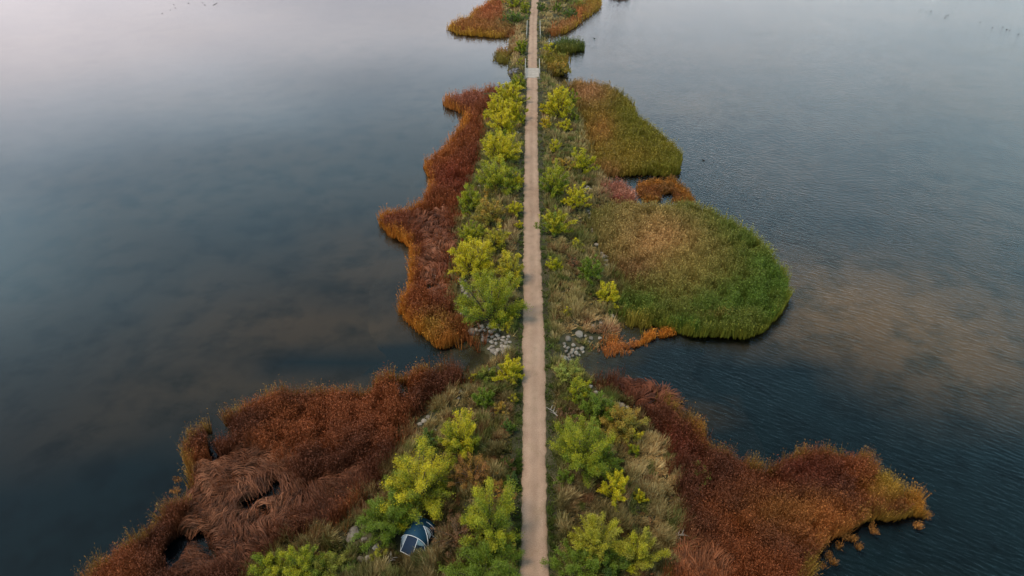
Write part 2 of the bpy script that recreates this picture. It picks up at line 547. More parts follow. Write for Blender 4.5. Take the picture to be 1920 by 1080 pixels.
am = N(n, 'ShaderNodeMath', operation='MULTIPLY'); l.new(mr.outputs[0], am.inputs[0]); l.new(br.outputs[0], am.inputs[1])
h1 = N(n, 'ShaderNodeMath', operation='MULTIPLY'); l.new(wa.outputs['Fac'], h1.inputs[0]); l.new(am.outputs[0], h1.inputs[1])
h2 = N(n, 'ShaderNodeMath', operation='MULTIPLY_ADD'); h2.inputs[1].default_value = 0.07
l.new(wb.outputs['Fac'], h2.inputs[0]); l.new(h1.outputs[0], h2.inputs[2])
bp = N(n, 'ShaderNodeBump'); bp.inputs['Strength'].default_value = 1.0; bp.inputs['Distance'].default_value = 0.085
l.new(h2.outputs[0], bp.inputs['Height'])
l.new(bp.outputs[0], gl.inputs['Normal']); l.new(bp.outputs[0], fr.inputs['Normal'])
l.new(fr.outputs[0], mxs.inputs[0]); l.new(tr.outputs[0], mxs.inputs[1]); l.new(gl.outputs[0], mxs.inputs[2])
l.new(mxs.outputs[0], out.inputs[0])
w = MB(); w.poly([(-3000, -500, 0), (3000, -500, 0), (3000, 6000, 0), (-3000, 6000, 0)])
o = w.build('water', m); tag(o, 'still grey blue lake water reflecting an evening cloud deck', 'water', kind='structure')
far = plain_mat('far_lake_bed', (0.03, 0.03, 0.028), 0.95, 0.05)
w = MB(); w.poly([(-3000, -500, -1.3), (3000, -500, -1.3), (3000, 6000, -1.3), (-3000, 6000, -1.3)])
o = w.build('lake_bed', far); tag(o, 'dark open lake bottom further out', 'lake bed', kind='structure')

# ------------------------------------------------------------------ path
ys = np.arange(pl[-1, 1], 330, 0.3)
ea, eb = path_edges(ys)
ea = ea + (fnoise(ys, ys * 0, 0.9, 1) - 0.5) * 0.36 + (vnoise(ys, ys * 0, 2.9, 5) - .5) * 0.16; eb = eb + (fnoise(ys, ys * 0 + 9, 0.9, 2) - 0.5) * 0.36 + (vnoise(ys, ys * 0, 2.9, 6) - .5) * 0.16
us = np.linspace(0, 1, 25)
PX = ea[:, None] * (1 - us) + eb[:, None] * us
PY = np.repeat(ys[:, None], 25, 1)
PZ = PATH_Z + 0.035 - 0.05 * (2 * us[None, :] - 1) ** 2 + (fnoise(PX, PY, 0.8, 3) - 0.5) * 0.02
PZ[:, 0] -= 0.06; PZ[:, -1] -= 0.06
m, n, l = new_mat('path_gravel')
out = N(n, 'ShaderNodeOutputMaterial'); pb = N(n, 'ShaderNodeBsdfPrincipled'); pb.inputs['Roughness'].default_value = 0.92
pb.inputs['Specular IOR Level'].default_value = 0.15
tc = N(n, 'ShaderNodeTexCoord')
n1 = N(n, 'ShaderNodeTexNoise'); n1.inputs['Scale'].default_value = 11; n1.inputs['Detail'].default_value = 6; n1.inputs['Roughness'].default_value = 0.75
n2 = N(n, 'ShaderNodeTexNoise'); n2.inputs['Scale'].default_value = 0.35; n2.inputs['Detail'].default_value = 6
mp = N(n, 'ShaderNodeMapping'); mp.inputs['Scale'].default_value = (3.0, 0.9, 1)
l.new(tc.outputs['Object'], n1.inputs['Vector']); l.new(tc.outputs['Object'], mp.inputs[0]); l.new(mp.outputs[0], n2.inputs['Vector'])
r1 = N(n, 'ShaderNodeValToRGB')
r1.color_ramp.elements[0].position = 0.3; r1.color_ramp.elements[0].color = (0.30, 0.18, 0.115, 1)
r1.color_ramp.elements[1].position = 0.72; r1.color_ramp.elements[1].color = (0.53, 0.355, 0.25, 1)
l.new(n1.outputs['Fac'], r1.inputs[0])
r2 = N(n, 'ShaderNodeValToRGB')
r2.color_ramp.elements[0].position = 0.36; r2.color_ramp.elements[0].color = (0.90, 0.88, 0.87, 1)
r2.color_ramp.elements[1].position = 0.6; r2.color_ramp.elements[1].color = (1, 1, 1, 1)
l.new(n2.outputs['Fac'], r2.inputs[0])
mx = N(n, 'ShaderNodeMixRGB', blend_type='MULTIPLY'); mx.inputs[0].default_value = 1
l.new(r1.outputs[0], mx.inputs[1]); l.new(r2.outputs[0], mx.inputs[2])
att = N(n, 'ShaderNodeAttribute', attribute_name='tint')
mx3 = N(n, 'ShaderNodeMixRGB', blend_type='MULTIPLY'); mx3.inputs[0].default_value = 1
l.new(mx.outputs[0], mx3.inputs[1]); l.new(att.outputs['Color'], mx3.inputs[2])
l.new(mx3.outputs[0], pb.inputs['Base Color'])
b = N(n, 'ShaderNodeBump'); b.inputs['Distance'].default_value = 0.02; b.inputs['Strength'].default_value = 0.6
l.new(n1.outputs['Fac'], b.inputs['Height']); l.new(b.outputs[0], pb.inputs['Normal'])
l.new(pb.outputs[0], out.inputs[0])
trk = np.exp(-((us - 0.27) / 0.13) ** 2) + np.exp(-((us - 0.73) / 0.13) ** 2)
wear = 0.86 + 0.16 * trk[None, :] * (0.5 + fnoise(PX, PY, 0.25, 61)) + (fnoise(PX, PY, 1.3, 62) - 0.5) * 0.22
edge_ = np.clip(np.minimum(us, 1 - us) / 0.10, 0, 1)[None, :] * np.ones_like(PX)
edge_ = np.clip(edge_ + (fnoise(PX, PY, 1.6, 63) - 0.45) * 1.1, 0, 1)
wt = wear[..., None] * (np.array((0.55, 0.62, 0.5)) * (1 - edge_[..., None]) + edge_[..., None])
o = obj('path', grid_mesh('path', PX, PY, PZ, wt), m)
tag(o, 'straight pale brown gravel path along the top of the dike', 'path', kind='structure')

# ------------------------------------------------------------------ reed beds
RUST = (0.26, 0.070, 0.020); RUST2 = (0.13, 0.040, 0.018); ORANGE = (0.55, 0.19, 0.022); GOLD = (0.50, 0.26, 0.030)
STRAW = (0.46, 0.27, 0.11); OLIVE = (0.21, 0.155, 0.014); GREEN = (0.10, 0.15, 0.016); DKGREEN = (0.075, 0.105, 0.022)
TAN = (0.54, 0.28, 0.10); PINK = (0.42, 0.17, 0.10); BROWN = (0.30, 0.13, 0.05)


def px_per_m(P):
    return F / survey(P)[2]


def scatter(poly, n, top=0.0, holes=(), rng=RNG):
    """n points over the surveyed outline whose stems, root to tip, stay within it"""
    poly = np.asarray(poly, float)
    lo, hi = poly.min(0), poly.max(0)
    pts = []
    got = 0
    for _ in range(60):
        k = max(2000, n)
        x = rng.uniform(lo[0], hi[0], k); y = rng.uniform(lo[1], hi[1], k)
        ok = inside(poly, x, y)
        x, y = x[ok], y[ok]
        P = ground(x, y, 0.0)
        z = np.maximum(gz(P[:, 0], P[:, 1]), -0.15)
        P[:, 2] = z
        if top:
            Q = P.copy(); Q[:, 2] += top
            a, b_, _ = survey(Q)
            ok = inside(poly, a, b_)
        else:
            ok = np.ones(len(x), bool)
        for h in holes:
            for fr_ in ((0, 0.3, 0.6, 0.95) if top else (0,)):
                a, b_, _ = survey(P + np.array([0, 0, top * fr_]))
                ok &= ~inside(h, a, b_)
        P = P[ok]
        pts.append(np.concatenate([P, x[ok, None], y[ok, None]], 1))
        got += len(P)
        if got >= n:
            break
    A = np.concatenate(pts)[:n]
    return A[:, :3], A[:, 3], A[:, 4]


def poly_area(p):
    p = np.asarray(p, float)
    x, y = p.T
    return abs(np.dot(x, np.roll(y, -1)) - np.dot(y, np.roll(x, -1))) / 2


def upright(P, colf, px, py, height, per=7, lean=0.25, wpx=0.75, rng=RNG, hvar=0.25, plume=0.0):
    n = len(P)
    s = px_per_m(P) * 1024 / 1920
    hh = height * np.clip(1 - 0.35 * (rng.random(n) < 0.12), 0, 1) * (1 + hvar * (rng.random(n) * 2 - 1)) * (0.62 + 0.62 * sm(0.3, 0.62, vnoise(P[:, 0], P[:, 1], 1.5, 7)) * (0.75 + 0.5 * fnoise(P[:, 0], P[:, 1], 0.4, 9)))
    wind = np.stack([fnoise(P[:, 0], P[:, 1], 0.8, 11) - 0.5, fnoise(P[:, 0], P[:, 1], 0.8, 12) - 0.5], 1) * 2.2 + np.array([0.1, -0.05])
    C = colf(P, px, py) * (0.72 + 0.56 * rng.random((n, 1)))
    Pb = np.repeat(P, per, 0); s = np.repeat(s, per); hh = np.repeat(hh, per) * rng.uniform(0.7, 1.1, n * per)
    C = np.repeat(C, per, 0) * (0.82 + 0.36 * rng.random((n * per, 1)))
    wind = np.repeat(wind, per, 0)
    a = rng.uniform(0, 2 * math.pi, n * per)
    off = np.stack([np.cos(a), np.sin(a)], 1) * (rng.random(n * per) ** 0.5 * 0.22 / np.clip(s / 9, 0.4, 1.3))[:, None]
    d = np.stack([np.cos(a), np.sin(a)], 1) * rng.uniform(0.3, 1, n * per)[:, None] * lean + wind * lean * 1.2
    K = 3
    t = np.array([0, 0.55, 1.0])
    Q = np.zeros((n * per, K, 3))
    for k in range(K):
        Q[:, k, :2] = Pb[:, :2] + off * (1 + 0.2 * t[k]) + d * (hh * t[k] ** 1.8)[:, None]
        Q[:, k, 2] = Pb[:, 2] + hh * t[k] * (1 - 0.15 * t[k] * np.linalg.norm(d, axis=1))
    Wd = (wpx / s)[:, None] * np.array([1.35, 1.0, 0.35]) * rng.uniform(0.6, 1.3, n * per)[:, None]
    b = rng.uniform(0, 2 * math.pi, n * per)
    side = np.stack([np.cos(b), np.sin(b), np.zeros(n * per)], 1)
    if plume:                                                    # feathery seed heads nodding from the stem tips
        sel = np.nonzero(rng.random(n * per) < plume)[0]
        k = len(sel)
        tip = Q[sel, 2]; dr = rng.normal(0, 0.6, (k, 3)) + np.array([0.1, -0.25, 0.35]); dr /= np.linalg.norm(dr, axis=1, keepdims=True)
        ln = (2.0 / s[sel]) * rng.uniform(0.6, 1.3, k)
        G = np.stack([tip, tip + dr * (ln * .5)[:, None], tip + dr * ln[:, None] - np.array([0, 0, 0.25]) * ln[:, None]], 1)
        gw = (0.72 / s[sel])[:, None] * np.array([1.0, 1.0, 0.4]) * rng.uniform(0.7, 1.3, k)[:, None]
        Q = np.concatenate([Q, G]); Wd = np.concatenate([Wd, gw]); side = np.concatenate([side, side[sel]])
        C = np.concatenate([C, C[sel] * rng.uniform(0.7, 1.6, (k, 1)) + 0.004])
    return Q, Wd, side, C


def lodged(P, colf, px, py, rng=RNG, per=12):
    """combed, laid-down reeds: locks that follow a swirling direction"""
    n = len(P)
    s = px_per_m(P) * 1024 / 1920
    ang = (fnoise(P[:, 0], P[:, 1], 0.13, 21) * 2 - 1) * 5.0 + 0.7 + rng.normal(0, 0.3, n)
    cur = (fnoise(P[:, 0], P[:, 1], 0.3, 23) - 0.5) * 3.5
    L = rng.uniform(1.5, 2.7, n)
    lift = rng.uniform(0.25, 0.75, n) * (0.5 + fnoise(P[:, 0], P[:, 1], 0.4, 25))
    C = colf(P, px, py) * (0.45 + 1.0 * rng.random((n, 1)))
    m_ = n * per
    rp = lambda a: np.repeat(a, per, 0)
    ang0 = rp(ang); a_ = ang0 + rng.normal(0, 0.16, m_); cu = rp(cur); L_ = rp(L) * rng.uniform(0.75, 1.1, m_)
    lat = rng.normal(0, 0.17, m_); lif = rp(lift) * rng.uniform(0.7, 1.2, m_)
    C = rp(C) * (0.75 + 0.5 * rng.random((m_, 1)))
    Pb = rp(P)
    K = 5
    Q = np.zeros((m_, K, 3)); S = np.zeros((m_, K, 3))
    cx, cy = Pb[:, 0].copy(), Pb[:, 1].copy()
    prof = np.array([0.0, 0.8, 1.0, 0.75, 0.35])
    for k in range(K):
        aa = a_ + cu * (k / (K - 1) - 0.4) * 0.5
        ux, uy = np.cos(aa), np.sin(aa)
        if k:
            cx = cx + ux * L_ / (K - 1); cy = cy + uy * L_ / (K - 1)
        conv = 1 - 0.75 * k / (K - 1)
        Q[:, k, 0] = cx - np.sin(ang0) * lat * conv * 1.6
        Q[:, k, 1] = cy + np.cos(ang0) * lat * conv * 1.6
        Q[:, k, 2] = np.maximum(Pb[:, 2], 0.0) + 0.06 + lif * prof[k] + 0.18 * (1 - (lat / 0.4) ** 2).clip(-0.5, 1) * prof[k]
        S[:, k] = np.stack([-uy, ux, np.zeros(m_)], 1)
    Wd = (0.7 / rp(s))[:, None] * np.array([0.7, 1, 1, 0.85, 0.4]) * rng.uniform(0.7, 1.3, m_)[:, None]
    tl = rng.uniform(-0.5, 0.5, m_)
    S = S * np.cos(tl)[:, None, None]; S[:, :, 2] = np.sin(tl)[:, None]
    return Q, Wd, S, C


def bed_colours(base, base2, fringe, poly, fringe_px=16, extra=None):
    poly = np.asarray(poly, float)

    def f(P, px, py):
        t = sm(0.35, 0.65, fnoise(P[:, 0], P[:, 1], 0.22, 31))
        c = lerp(base, base2, t)
        if fringe is not None:
            tx, ty, _ = survey(P + np.array([0, 0, 1.6]))
            d = np.minimum(edge_dist(poly, px, py), edge_dist(poly, tx, ty))
            w = 1 - sm(0.25, 1.0, d / (fringe_px * np.clip(px_per_m(P) / 16, 0.4, 1.4)) + (fnoise(P[:, 0], P[:, 1], 0.6, 33) - 0.5) * 0.5)
            # only along the open water, not against the dike
            e = edge_dist(land_w, P[:, 0], P[:, 1])
            w = w * sm(1.0, 3.0, e)
            c = c * (1 - w[:, None]) + np.asarray(fringe) * w[:, None]
        if extra:
            for (ex, ey, rx, ry, col, k) in extra:
                w = k * np.exp(-(((px - ex) / rx) ** 2 + ((py - ey) / ry) ** 2) * 1.0)
                c = c * (1 - w[:, None]) + np.asarray(col) * w[:, None]
        return c
    return f


def reed_bed(label, poly, colf, height=1.9, dens=1.0, lod=None, holes=(), lodcol=None, name='reed_bed', lean=0.25, per=7, group=None):
    a = poly_area(poly) * (1024 / 1920) ** 2
    n = int(a * 0.71 * dens)
    P, px, py = scatter(poly, n, height * 0.95, holes)
    # uneven outline: thin out the last half metre
    d = edge_dist(poly, px, py)
    keep = d > RNG.random(len(P)) ** 2 * 9
    if lod is not None:
        il = np.zeros(len(P), bool)
        for lp in lod:
            il |= inside(lp, px + RNG.normal(0, 5, len(px)), py + RNG.normal(0, 5, len(px)))
        keep &= ~(il & (RNG.random(len(P)) > 0.03))
    P, px, py = P[keep], px[keep], py[keep]
    el_ = edge_dist(land_w, P[:, 0], P[:, 1])                     # reeds straggle up the bank
    j = (el_ < 2.5)[:, None] * RNG.normal(0, 0.75, (len(P), 2))
    P = P.copy(); P[:, :2] += j; P[:, 2] = np.maximum(gz(P[:, 0], P[:, 1]), -0.15)
    parts = [upright(P, colf, px, py, height, per=per, lean=lean, wpx=0.52, plume=0.5)]
    me = blades(name, *parts[0])
    o = obj(name, me, M_REED)
    tag(o, label, 'reeds', group, 'stuff')
    if lod is not None:
        Qs = []
        for lp in lod:
            n2 = int(poly_area(lp) * (1024 / 1920) ** 2 * 0.115 * dens)
            P, px, py = scatter(lp, n2, 0.0, holes)
            ok = inside(poly, px, py)
            Lq = lodged(P[ok], lodcol, px[ok], py[ok])
            clear = np.ones(len(Lq[0]), bool)
            for h in holes:
                hc = np.mean(np.asarray(h, float), 0); h = hc + (np.asarray(h, float) - hc) * 1.05
                for k in (0, 1, 2, 3):
                    a_, b_, _ = survey(Lq[0][:, k])
                    clear &= ~inside(h, a_, b_)
            Qs.append([z[clear] for z in Lq])
        me = strips('laid_down_reeds', *[np.concatenate(z) for z in zip(*Qs)])
        obj('laid_down_stems', me, M_REED, o)['kind'] = 'stuff'
    return o


A = [(884, 700), (868, 690), (840, 688), (800, 682), (785, 687), (760, 694), (743, 692), (720, 700), (700, 709), (681, 728), (660, 726), (627, 729), (600, 731), (568, 731),
     (522, 729), (494, 741), (455, 755), (440, 765), (415, 776), (393, 781), (354, 804), (342, 823), (342, 854), (350, 880), (350, 909), (343, 928),
     (315, 937), (296, 963), (273, 976), (257, 1002), (230, 1018), (203, 1038), (175, 1060), (160, 1080), (120, 1130), (90, 1180), (60, 1270), (340, 1270), (390, 1180),
     (463, 1078), (494, 1050), (521, 1024), (549, 996), (626, 977), (660, 955), (680, 928), (700, 900), (728, 868), (738, 820), (766, 786), (800, 758), (850, 727), (884, 710)]
A_POOLS = [[(391, 800), (408, 794), (428, 800), (442, 812), (436, 816), (415, 812), (402, 816), (394, 810)],
           [(387, 816), (398, 814), (406, 835), (404, 860), (394, 864), (388, 840)],
           [(452, 930), (479, 922), (506, 914), (504, 898), (520, 894), (526, 926), (500, 930), (480, 938), (470, 953), (455, 957), (446, 945)],
           [(484, 945), (508, 948), (508, 968), (490, 962)],
           [(294, 1060), (307, 1033), (326, 1014), (347, 1007), (343, 1033), (321, 1064)],
           [(366, 992), (380, 998), (392, 1028), (405, 1045), (397, 1053), (373, 1030)],
           [(733, 720), (752, 718), (778, 732), (788, 743), (770, 742), (745, 733)],
           [(800, 722), (812, 716), (818, 735), (806, 742)]]
A_LOD = [[(362, 868), (405, 866), (450, 838), (500, 842), (545, 872), (560, 905), (640, 885), (700, 862), (690, 900), (655, 948), (600, 972), (549, 990), (500, 1040), (455, 1090),
          (330, 1100), (300, 1075), (330, 1000), (352, 950), (358, 905)]]
reed_bed('wide rust brown reed bed with flattened swirls, left of the tent', A,
         bed_colours(RUST, RUST2, (0.28, 0.15, 0.024), A, 9, [(870, 690, 30, 12, (0.4, 0.12, 0.03), .8), (760, 695, 60, 14, ORANGE, .6), (650, 800, 90, 40, (0.30, 0.085, 0.03), .7)]),
         1.9, 1.0, A_LOD, A_POOLS, bed_colours((0.30, 0.120, 0.058), (0.16, 0.057, 0.027), None, A))

B = [(825, 186), (840, 175), (880, 166), (923, 160), (945, 154), (950, 165), (930, 180), (918, 202), (898, 216), (900, 240), (898, 267), (891, 293), (881, 320), (872, 353),
     (858, 392), (850, 433), (856, 467), (850, 497), (834, 527), (842, 547), (838, 570), (855, 597), (879, 613), (905, 632), (920, 655), (887, 652), (870, 632), (850, 630), (852, 648), (833, 655),
     (818, 651), (783, 622), (757, 599), (742, 580), (753, 553), (765, 527), (768, 500), (770, 468), (757, 455), (727, 442), (712, 420), (696, 412), (717, 392), (753, 386),
     (790, 368), (806, 342), (803, 330), (787, 308), (803, 289), (827, 276), (847, 252), (867, 232), (872, 217), (855, 207), (838, 203)]
B_LOD = [[(757, 402), (800, 395), (842, 390), (846, 430), (852, 462), (845, 495), (828, 525), (832, 560), (810, 570), (790, 545), (785, 510), (790, 470), (780, 445), (760, 430)]]
reed_bed('rust and orange reed bed hugging the row of bushes, pointing out into the lake', B,
         bed_colours(RUST, (0.20, 0.052, 0.02), (0.50, 0.175, 0.02), B, 14, [(880, 190, 40, 16, (0.33, 0.11, 0.06), .9), (845, 330, 30, 40, (0.23, 0.04, 0.018), .8), (815, 625, 26, 24, (0.42, 0.25, 0.03), .7),
                                                         (850, 650, 60, 20, (0.45, 0.15, 0.03), .5), (830, 290, 30, 30, (0.42, 0.13, 0.022), .6)]),
         1.8, 1.05, B_LOD, (), bed_colours((0.36, 0.145, 0.075), (0.22, 0.075, 0.036), None, B))

C_ = [(1035, 155), (1045, 150), (1073, 148), (1110, 151), (1140, 156), (1167, 170), (1187, 190), (1195, 210), (1223, 230), (1257, 260), (1277, 283), (1279, 306), (1272, 325), (1267, 331),
      (1234, 331), (1202, 328), (1160, 331), (1134, 331), (1118, 313), (1111, 284), (1102, 240), (1085, 204), (1079, 175), (1062, 164)]
reed_bed('olive and tan reed bed with scalloped lakeward edge, nearer the footbridge', C_,
         bed_colours(OLIVE, (0.18, 0.15, 0.014), None, C_, 10, [(1100, 180, 45, 30, (0.42, 0.19, 0.075), .95), (1125, 255, 28, 36, (0.44, 0.19, 0.045), .85), (1170, 300, 50, 30, (0.34, 0.20, 0.03), .6), (1110, 152, 60, 7, (0.15, 0.14, 0.03), .8),
                                                         (1130, 328, 30, 14, (0.5, 0.2, 0.08), .7)]), 1.6, 1.4, lean=0.2)
D1 = [(1196, 338), (1230, 333), (1262, 330), (1280, 345), (1297, 362), (1309, 379), (1285, 381), (1240, 379), (1205, 378), (1192, 362)]
reed_bed('orange reed strip filling the gap between two big reed beds', D1, bed_colours((0.27, 0.085, 0.02), (0.22, 0.10, 0.022), (0.42, 0.15, 0.02), D1, 7), 0.8, 1.2, None,
         [[(1236, 366), (1262, 362), (1262, 372), (1240, 374)]])
D2 = [(1140, 342), (1158, 336), (1178, 348), (1192, 364), (1190, 380), (1168, 383), (1146, 380), (1134, 362)]
reed_bed('small pinkish red reed patch beside the pool between the reed beds', D2, bed_colours(PINK, (0.36, 0.10, 0.06), None, D2), 1.1, 1.2)
E_ = [(1118, 392), (1135, 382), (1160, 378), (1200, 380), (1260, 377), (1300, 376), (1340, 391), (1380, 411), (1420, 442), (1450, 474), (1471, 498), (1481, 530), (1479, 560),
      (1462, 590), (1445, 607), (1430, 624), (1400, 635), (1360, 634), (1300, 631), (1262, 622), (1230, 613), (1185, 610), (1165, 597), (1156, 575), (1172, 556), (1190, 545),
      (1180, 528), (1160, 505), (1142, 482), (1126, 452), (1117, 420)]
reed_bed('large rounded green reed bed with a tan middle, jutting into the lake', E_,
         bed_colours(GREEN, (0.14, 0.15, 0.02), (0.23, 0.21, 0.022), E_, 6, [(1225, 465, 100, 66, TAN, 1.0), (1170, 425, 50, 44, (0.36, 0.23, 0.07), .85), (1290, 520, 70, 50, (0.34, 0.24, 0.055), .6),
                                                                       (1185, 520, 34, 24, (0.26, 0.12, 0.045), .9), (1180, 605, 40, 8, (0.40, 0.25, 0.035), .9), (1345, 603, 40, 4, (0.3, 0.16, 0.04), .7),
                                                                       (1300, 385, 80, 10, (0.085, 0.12, 0.018), .6)]), 1.7, 1.4, lean=0.2)
for lab, pp in (('thin orange reed islet off the stone heap, left one', [(1126, 656), (1140, 646), (1160, 640), (1174, 643), (1172, 652), (1150, 658), (1130, 663)]),
                ('curved orange reed islet below the big green reed bed', [(1174, 648), (1190, 638), (1205, 634), (1210, 622), (1226, 616), (1232, 628), (1220, 638), (1195, 650), (1180, 652)]),
                ('short orange reed fringe at the foot of the big green reed bed', [(1230, 626), (1240, 617), (1262, 613), (1270, 624), (1255, 631), (1236, 634)])):
    reed_bed(lab, pp, bed_colours(ORANGE, (0.52, 0.17, 0.04), None, pp), 0.8, 1.5, group='orange reed strips')
G_ = [(1096, 700), (1108, 692), (1120, 697), (1136, 696), (1148, 700), (1152, 712), (1165, 718), (1184, 720), (1205, 726), (1225, 725), (1240, 734), (1253, 741), (1265, 760), (1280, 779), (1296, 778), (1308, 784),
      (1319, 803), (1335, 828), (1354, 838), (1375, 845), (1395, 853), (1410, 869), (1443, 874), (1469, 857), (1490, 848), (1513, 841), (1550, 837), (1587, 843), (1624, 848), (1654, 874), (1680, 897), (1698, 916),
      (1728, 920), (1740, 943), (1752, 984), (1738, 980), (1713, 966), (1676, 976), (1647, 975), (1613, 980), (1587, 1000), (1550, 1014), (1530, 1040), (1516, 1065), (1510, 1100), (1500, 1180), (1490, 1270), (1245, 1270), (1250, 1180), (1266, 1080),
      (1274, 1035), (1296, 1006), (1298, 976), (1288, 935), (1281, 898), (1266, 850), (1252, 813), (1224, 800), (1202, 784), (1180, 757), (1152, 736), (1122, 724)]
G_LOD = [[(1170, 728), (1225, 732), (1250, 752), (1250, 778), (1215, 782), (1190, 765), (1165, 742)], [(1262, 1100), (1270, 1045), (1310, 1010), (1350, 1020), (1370, 1060), (1360, 1120)]]
reed_bed('dark red brown reed bed with an orange tip, across the path from the tent', G_,
         bed_colours(RUST, RUST2, (0.27, 0.15, 0.022), G_, 8, [(1312, 800, 14, 26, (0.55, 0.24, 0.02), 1.0), (1725, 945, 22, 26, (0.55, 0.22, 0.025), .95), (1655, 925, 30, 26, (0.42, 0.25, 0.03), .9),
                                                          (1560, 1010, 110, 36, (0.46, 0.15, 0.035), .7), (1500, 900, 70, 30, (0.17, 0.035, 0.015), .8), (1470, 975, 80, 30, (0.42, 0.16, 0.03), .55),
                                                          (1290, 1050, 24, 40, (0.46, 0.18, 0.07), .7), (1270, 850, 30, 40, (0.2, 0.04, 0.018), .8)]),
         1.8, 1.0, G_LOD, [[(1222, 745), (1232, 752), (1236, 760), (1222, 758)]], bed_colours((0.28, 0.10, 0.042), (0.18, 0.055, 0.026), None, G_))
H_ = [(835, 49), (848, 38), (873, 31), (883, 29), (884, 19), (900, 9), (917, 0), (935, -25), (945, -50), (950, -40), (936, 0), (940, 24), (956, 48), (981, 52), (982, 66), (952, 70), (933, 73), (904, 69), (862, 66), (837, 56)]
reed_bed('rust reed bed with golden edge on the far side beyond the footbridge', H_,
         bed_colours((0.38, 0.12, 0.04), (0.34, 0.13, 0.03), GOLD, H_, 14, [(945, 55, 26, 14, (0.22, 0.16, 0.04), .7), (915, 22, 18, 14, (0.40, 0.11, 0.04), .8)]), 1.8, 1.6)
I_ = [(1018, 66), (1030, 54), (1040, 48), (1058, 38), (1080, 26), (1090, 10), (1102, -5), (1110, -40), (1124, -38), (1126, 0), (1126, 15), (1112, 27), (1092, 36), (1079, 51), (1060, 62), (1040, 66)]
reed_bed('orange red reed edge on the far point beyond the railings', I_, bed_colours((0.42, 0.13, 0.035), (0.36, 0.16, 0.05), (0.42, 0.25, 0.03), I_, 10, [(1110, 10, 14, 20, (0.34, 0.22, 0.03), .8)]), 1.6, 1.6)
J_ = [(1028, 80), (1050, 71), (1071, 71), (1092, 76), (1101, 85), (1092, 95), (1071, 100), (1056, 104), (1040, 98)]
reed_bed('dark green pointed reed patch reaching out beyond the footbridge', J_, bed_colours(DKGREEN, (0.15, 0.17, 0.03), None, J_, 8, [(1085, 80, 12, 6, (0.3, 0.16, 0.04), .6), (1060, 97, 30, 5, OLIVE, .6)]), 1.8, 1.6)
K_ = [(1022, 106), (1040, 100), (1058, 104), (1062, 112), (1060, 124), (1063, 132), (1056, 138), (1042, 144), (1030, 140), (1022, 126)]
reed_bed('olive reed patch at the water by the end of the footbridge', K_, bed_colours(OLIVE, (0.32, 0.19, 0.03), None, K_), 1.6, 1.6)
t_ = np.linspace(0, 2 * math.pi, 14, endpoint=False)
L_ = np.stack([942.5 + 10.5 * np.cos(t_), 104 + 17.5 * np.sin(t_)], 1)
reed_bed('tiny oval reed islet standing alone in the lake', L_, bed_colours((0.26, 0.16, 0.025), (0.22, 0.17, 0.025), None, L_, 6, [(944, 98, 6, 8, (0.33, 0.09, 0.03), .8)]), 1.5, 1.7)
M_ = [(1134, -9), (1196, -9), (1198, -5), (1186, 0), (1165, 4), (1145, 1)]
reed_bed('dark sliver of reeds at the very top of the picture', M_, bed_colours((0.13, 0.06, 0.04), (0.18, 0.10, 0.04), None, M_), 0.7, 1.4)

# loose clumps standing off the reed edge
CL = [(1530, 1050), (1555, 1045), (1575, 1030), (1600, 1015), (1545, 1068), (1636, 990), (1720, 990), (1738, 970), (1585, 1012), (1610, 1030), (333, 905), (330, 925), (745, 1180), (1640, 1000), (1565, 1060)]
for i, (x, y) in enumerate(CL):
    if y > 1100: continue
    r = 5 + 4 * RNG.random()
    pp = [(x + r * math.cos(a) * (0.8 + .4 * RNG.random()), y - 6 + r * math.sin(a) * (0.8 + .4 * RNG.random())) for a in np.linspace(0, 6.28, 8, endpoint=False)]
    left = x < 900
    reed_bed('small reed tuft in the water just off the wide rust brown reed bed' if left else 'small loose reed tuft in open water off the dark red brown reed bed', pp,
             bed_colours((0.30, 0.13, 0.03), (0.4, 0.17, 0.04), None, pp), 0.35, 1.3, name='reed_tuft', group='reed tufts off the left bed' if left else 'reed tufts off the right bed')

# ------------------------------------------------------------------ stones
def stone_mesh(seed):
    import bmesh
    r = np.random.default_rng(seed)
    bm = bmesh.new()
    bmesh.ops.create_icosphere(bm, subdivisions=2, radius=1.0)
    cut = [(Vector(r.normal(size=3)).normalized(), r.uniform(0.5, 0.85)) for _ in range(10)]
    for v in bm.verts:
        p = v.co.copy()
        for nrm, dd in cut:
            k = p.dot(nrm)
            if k > dd:
                p -= nrm * (k - dd) * 0.97
        p *= 1 + r.uniform(-0.03, 0.03)
        v.co = p
    me = bpy.data.meshes.new('stone')
    bm.to_mesh(me); bm.free()
    me.polygons.foreach_set('use_smooth', np.ones(len(me.polygons), bool))
    return me


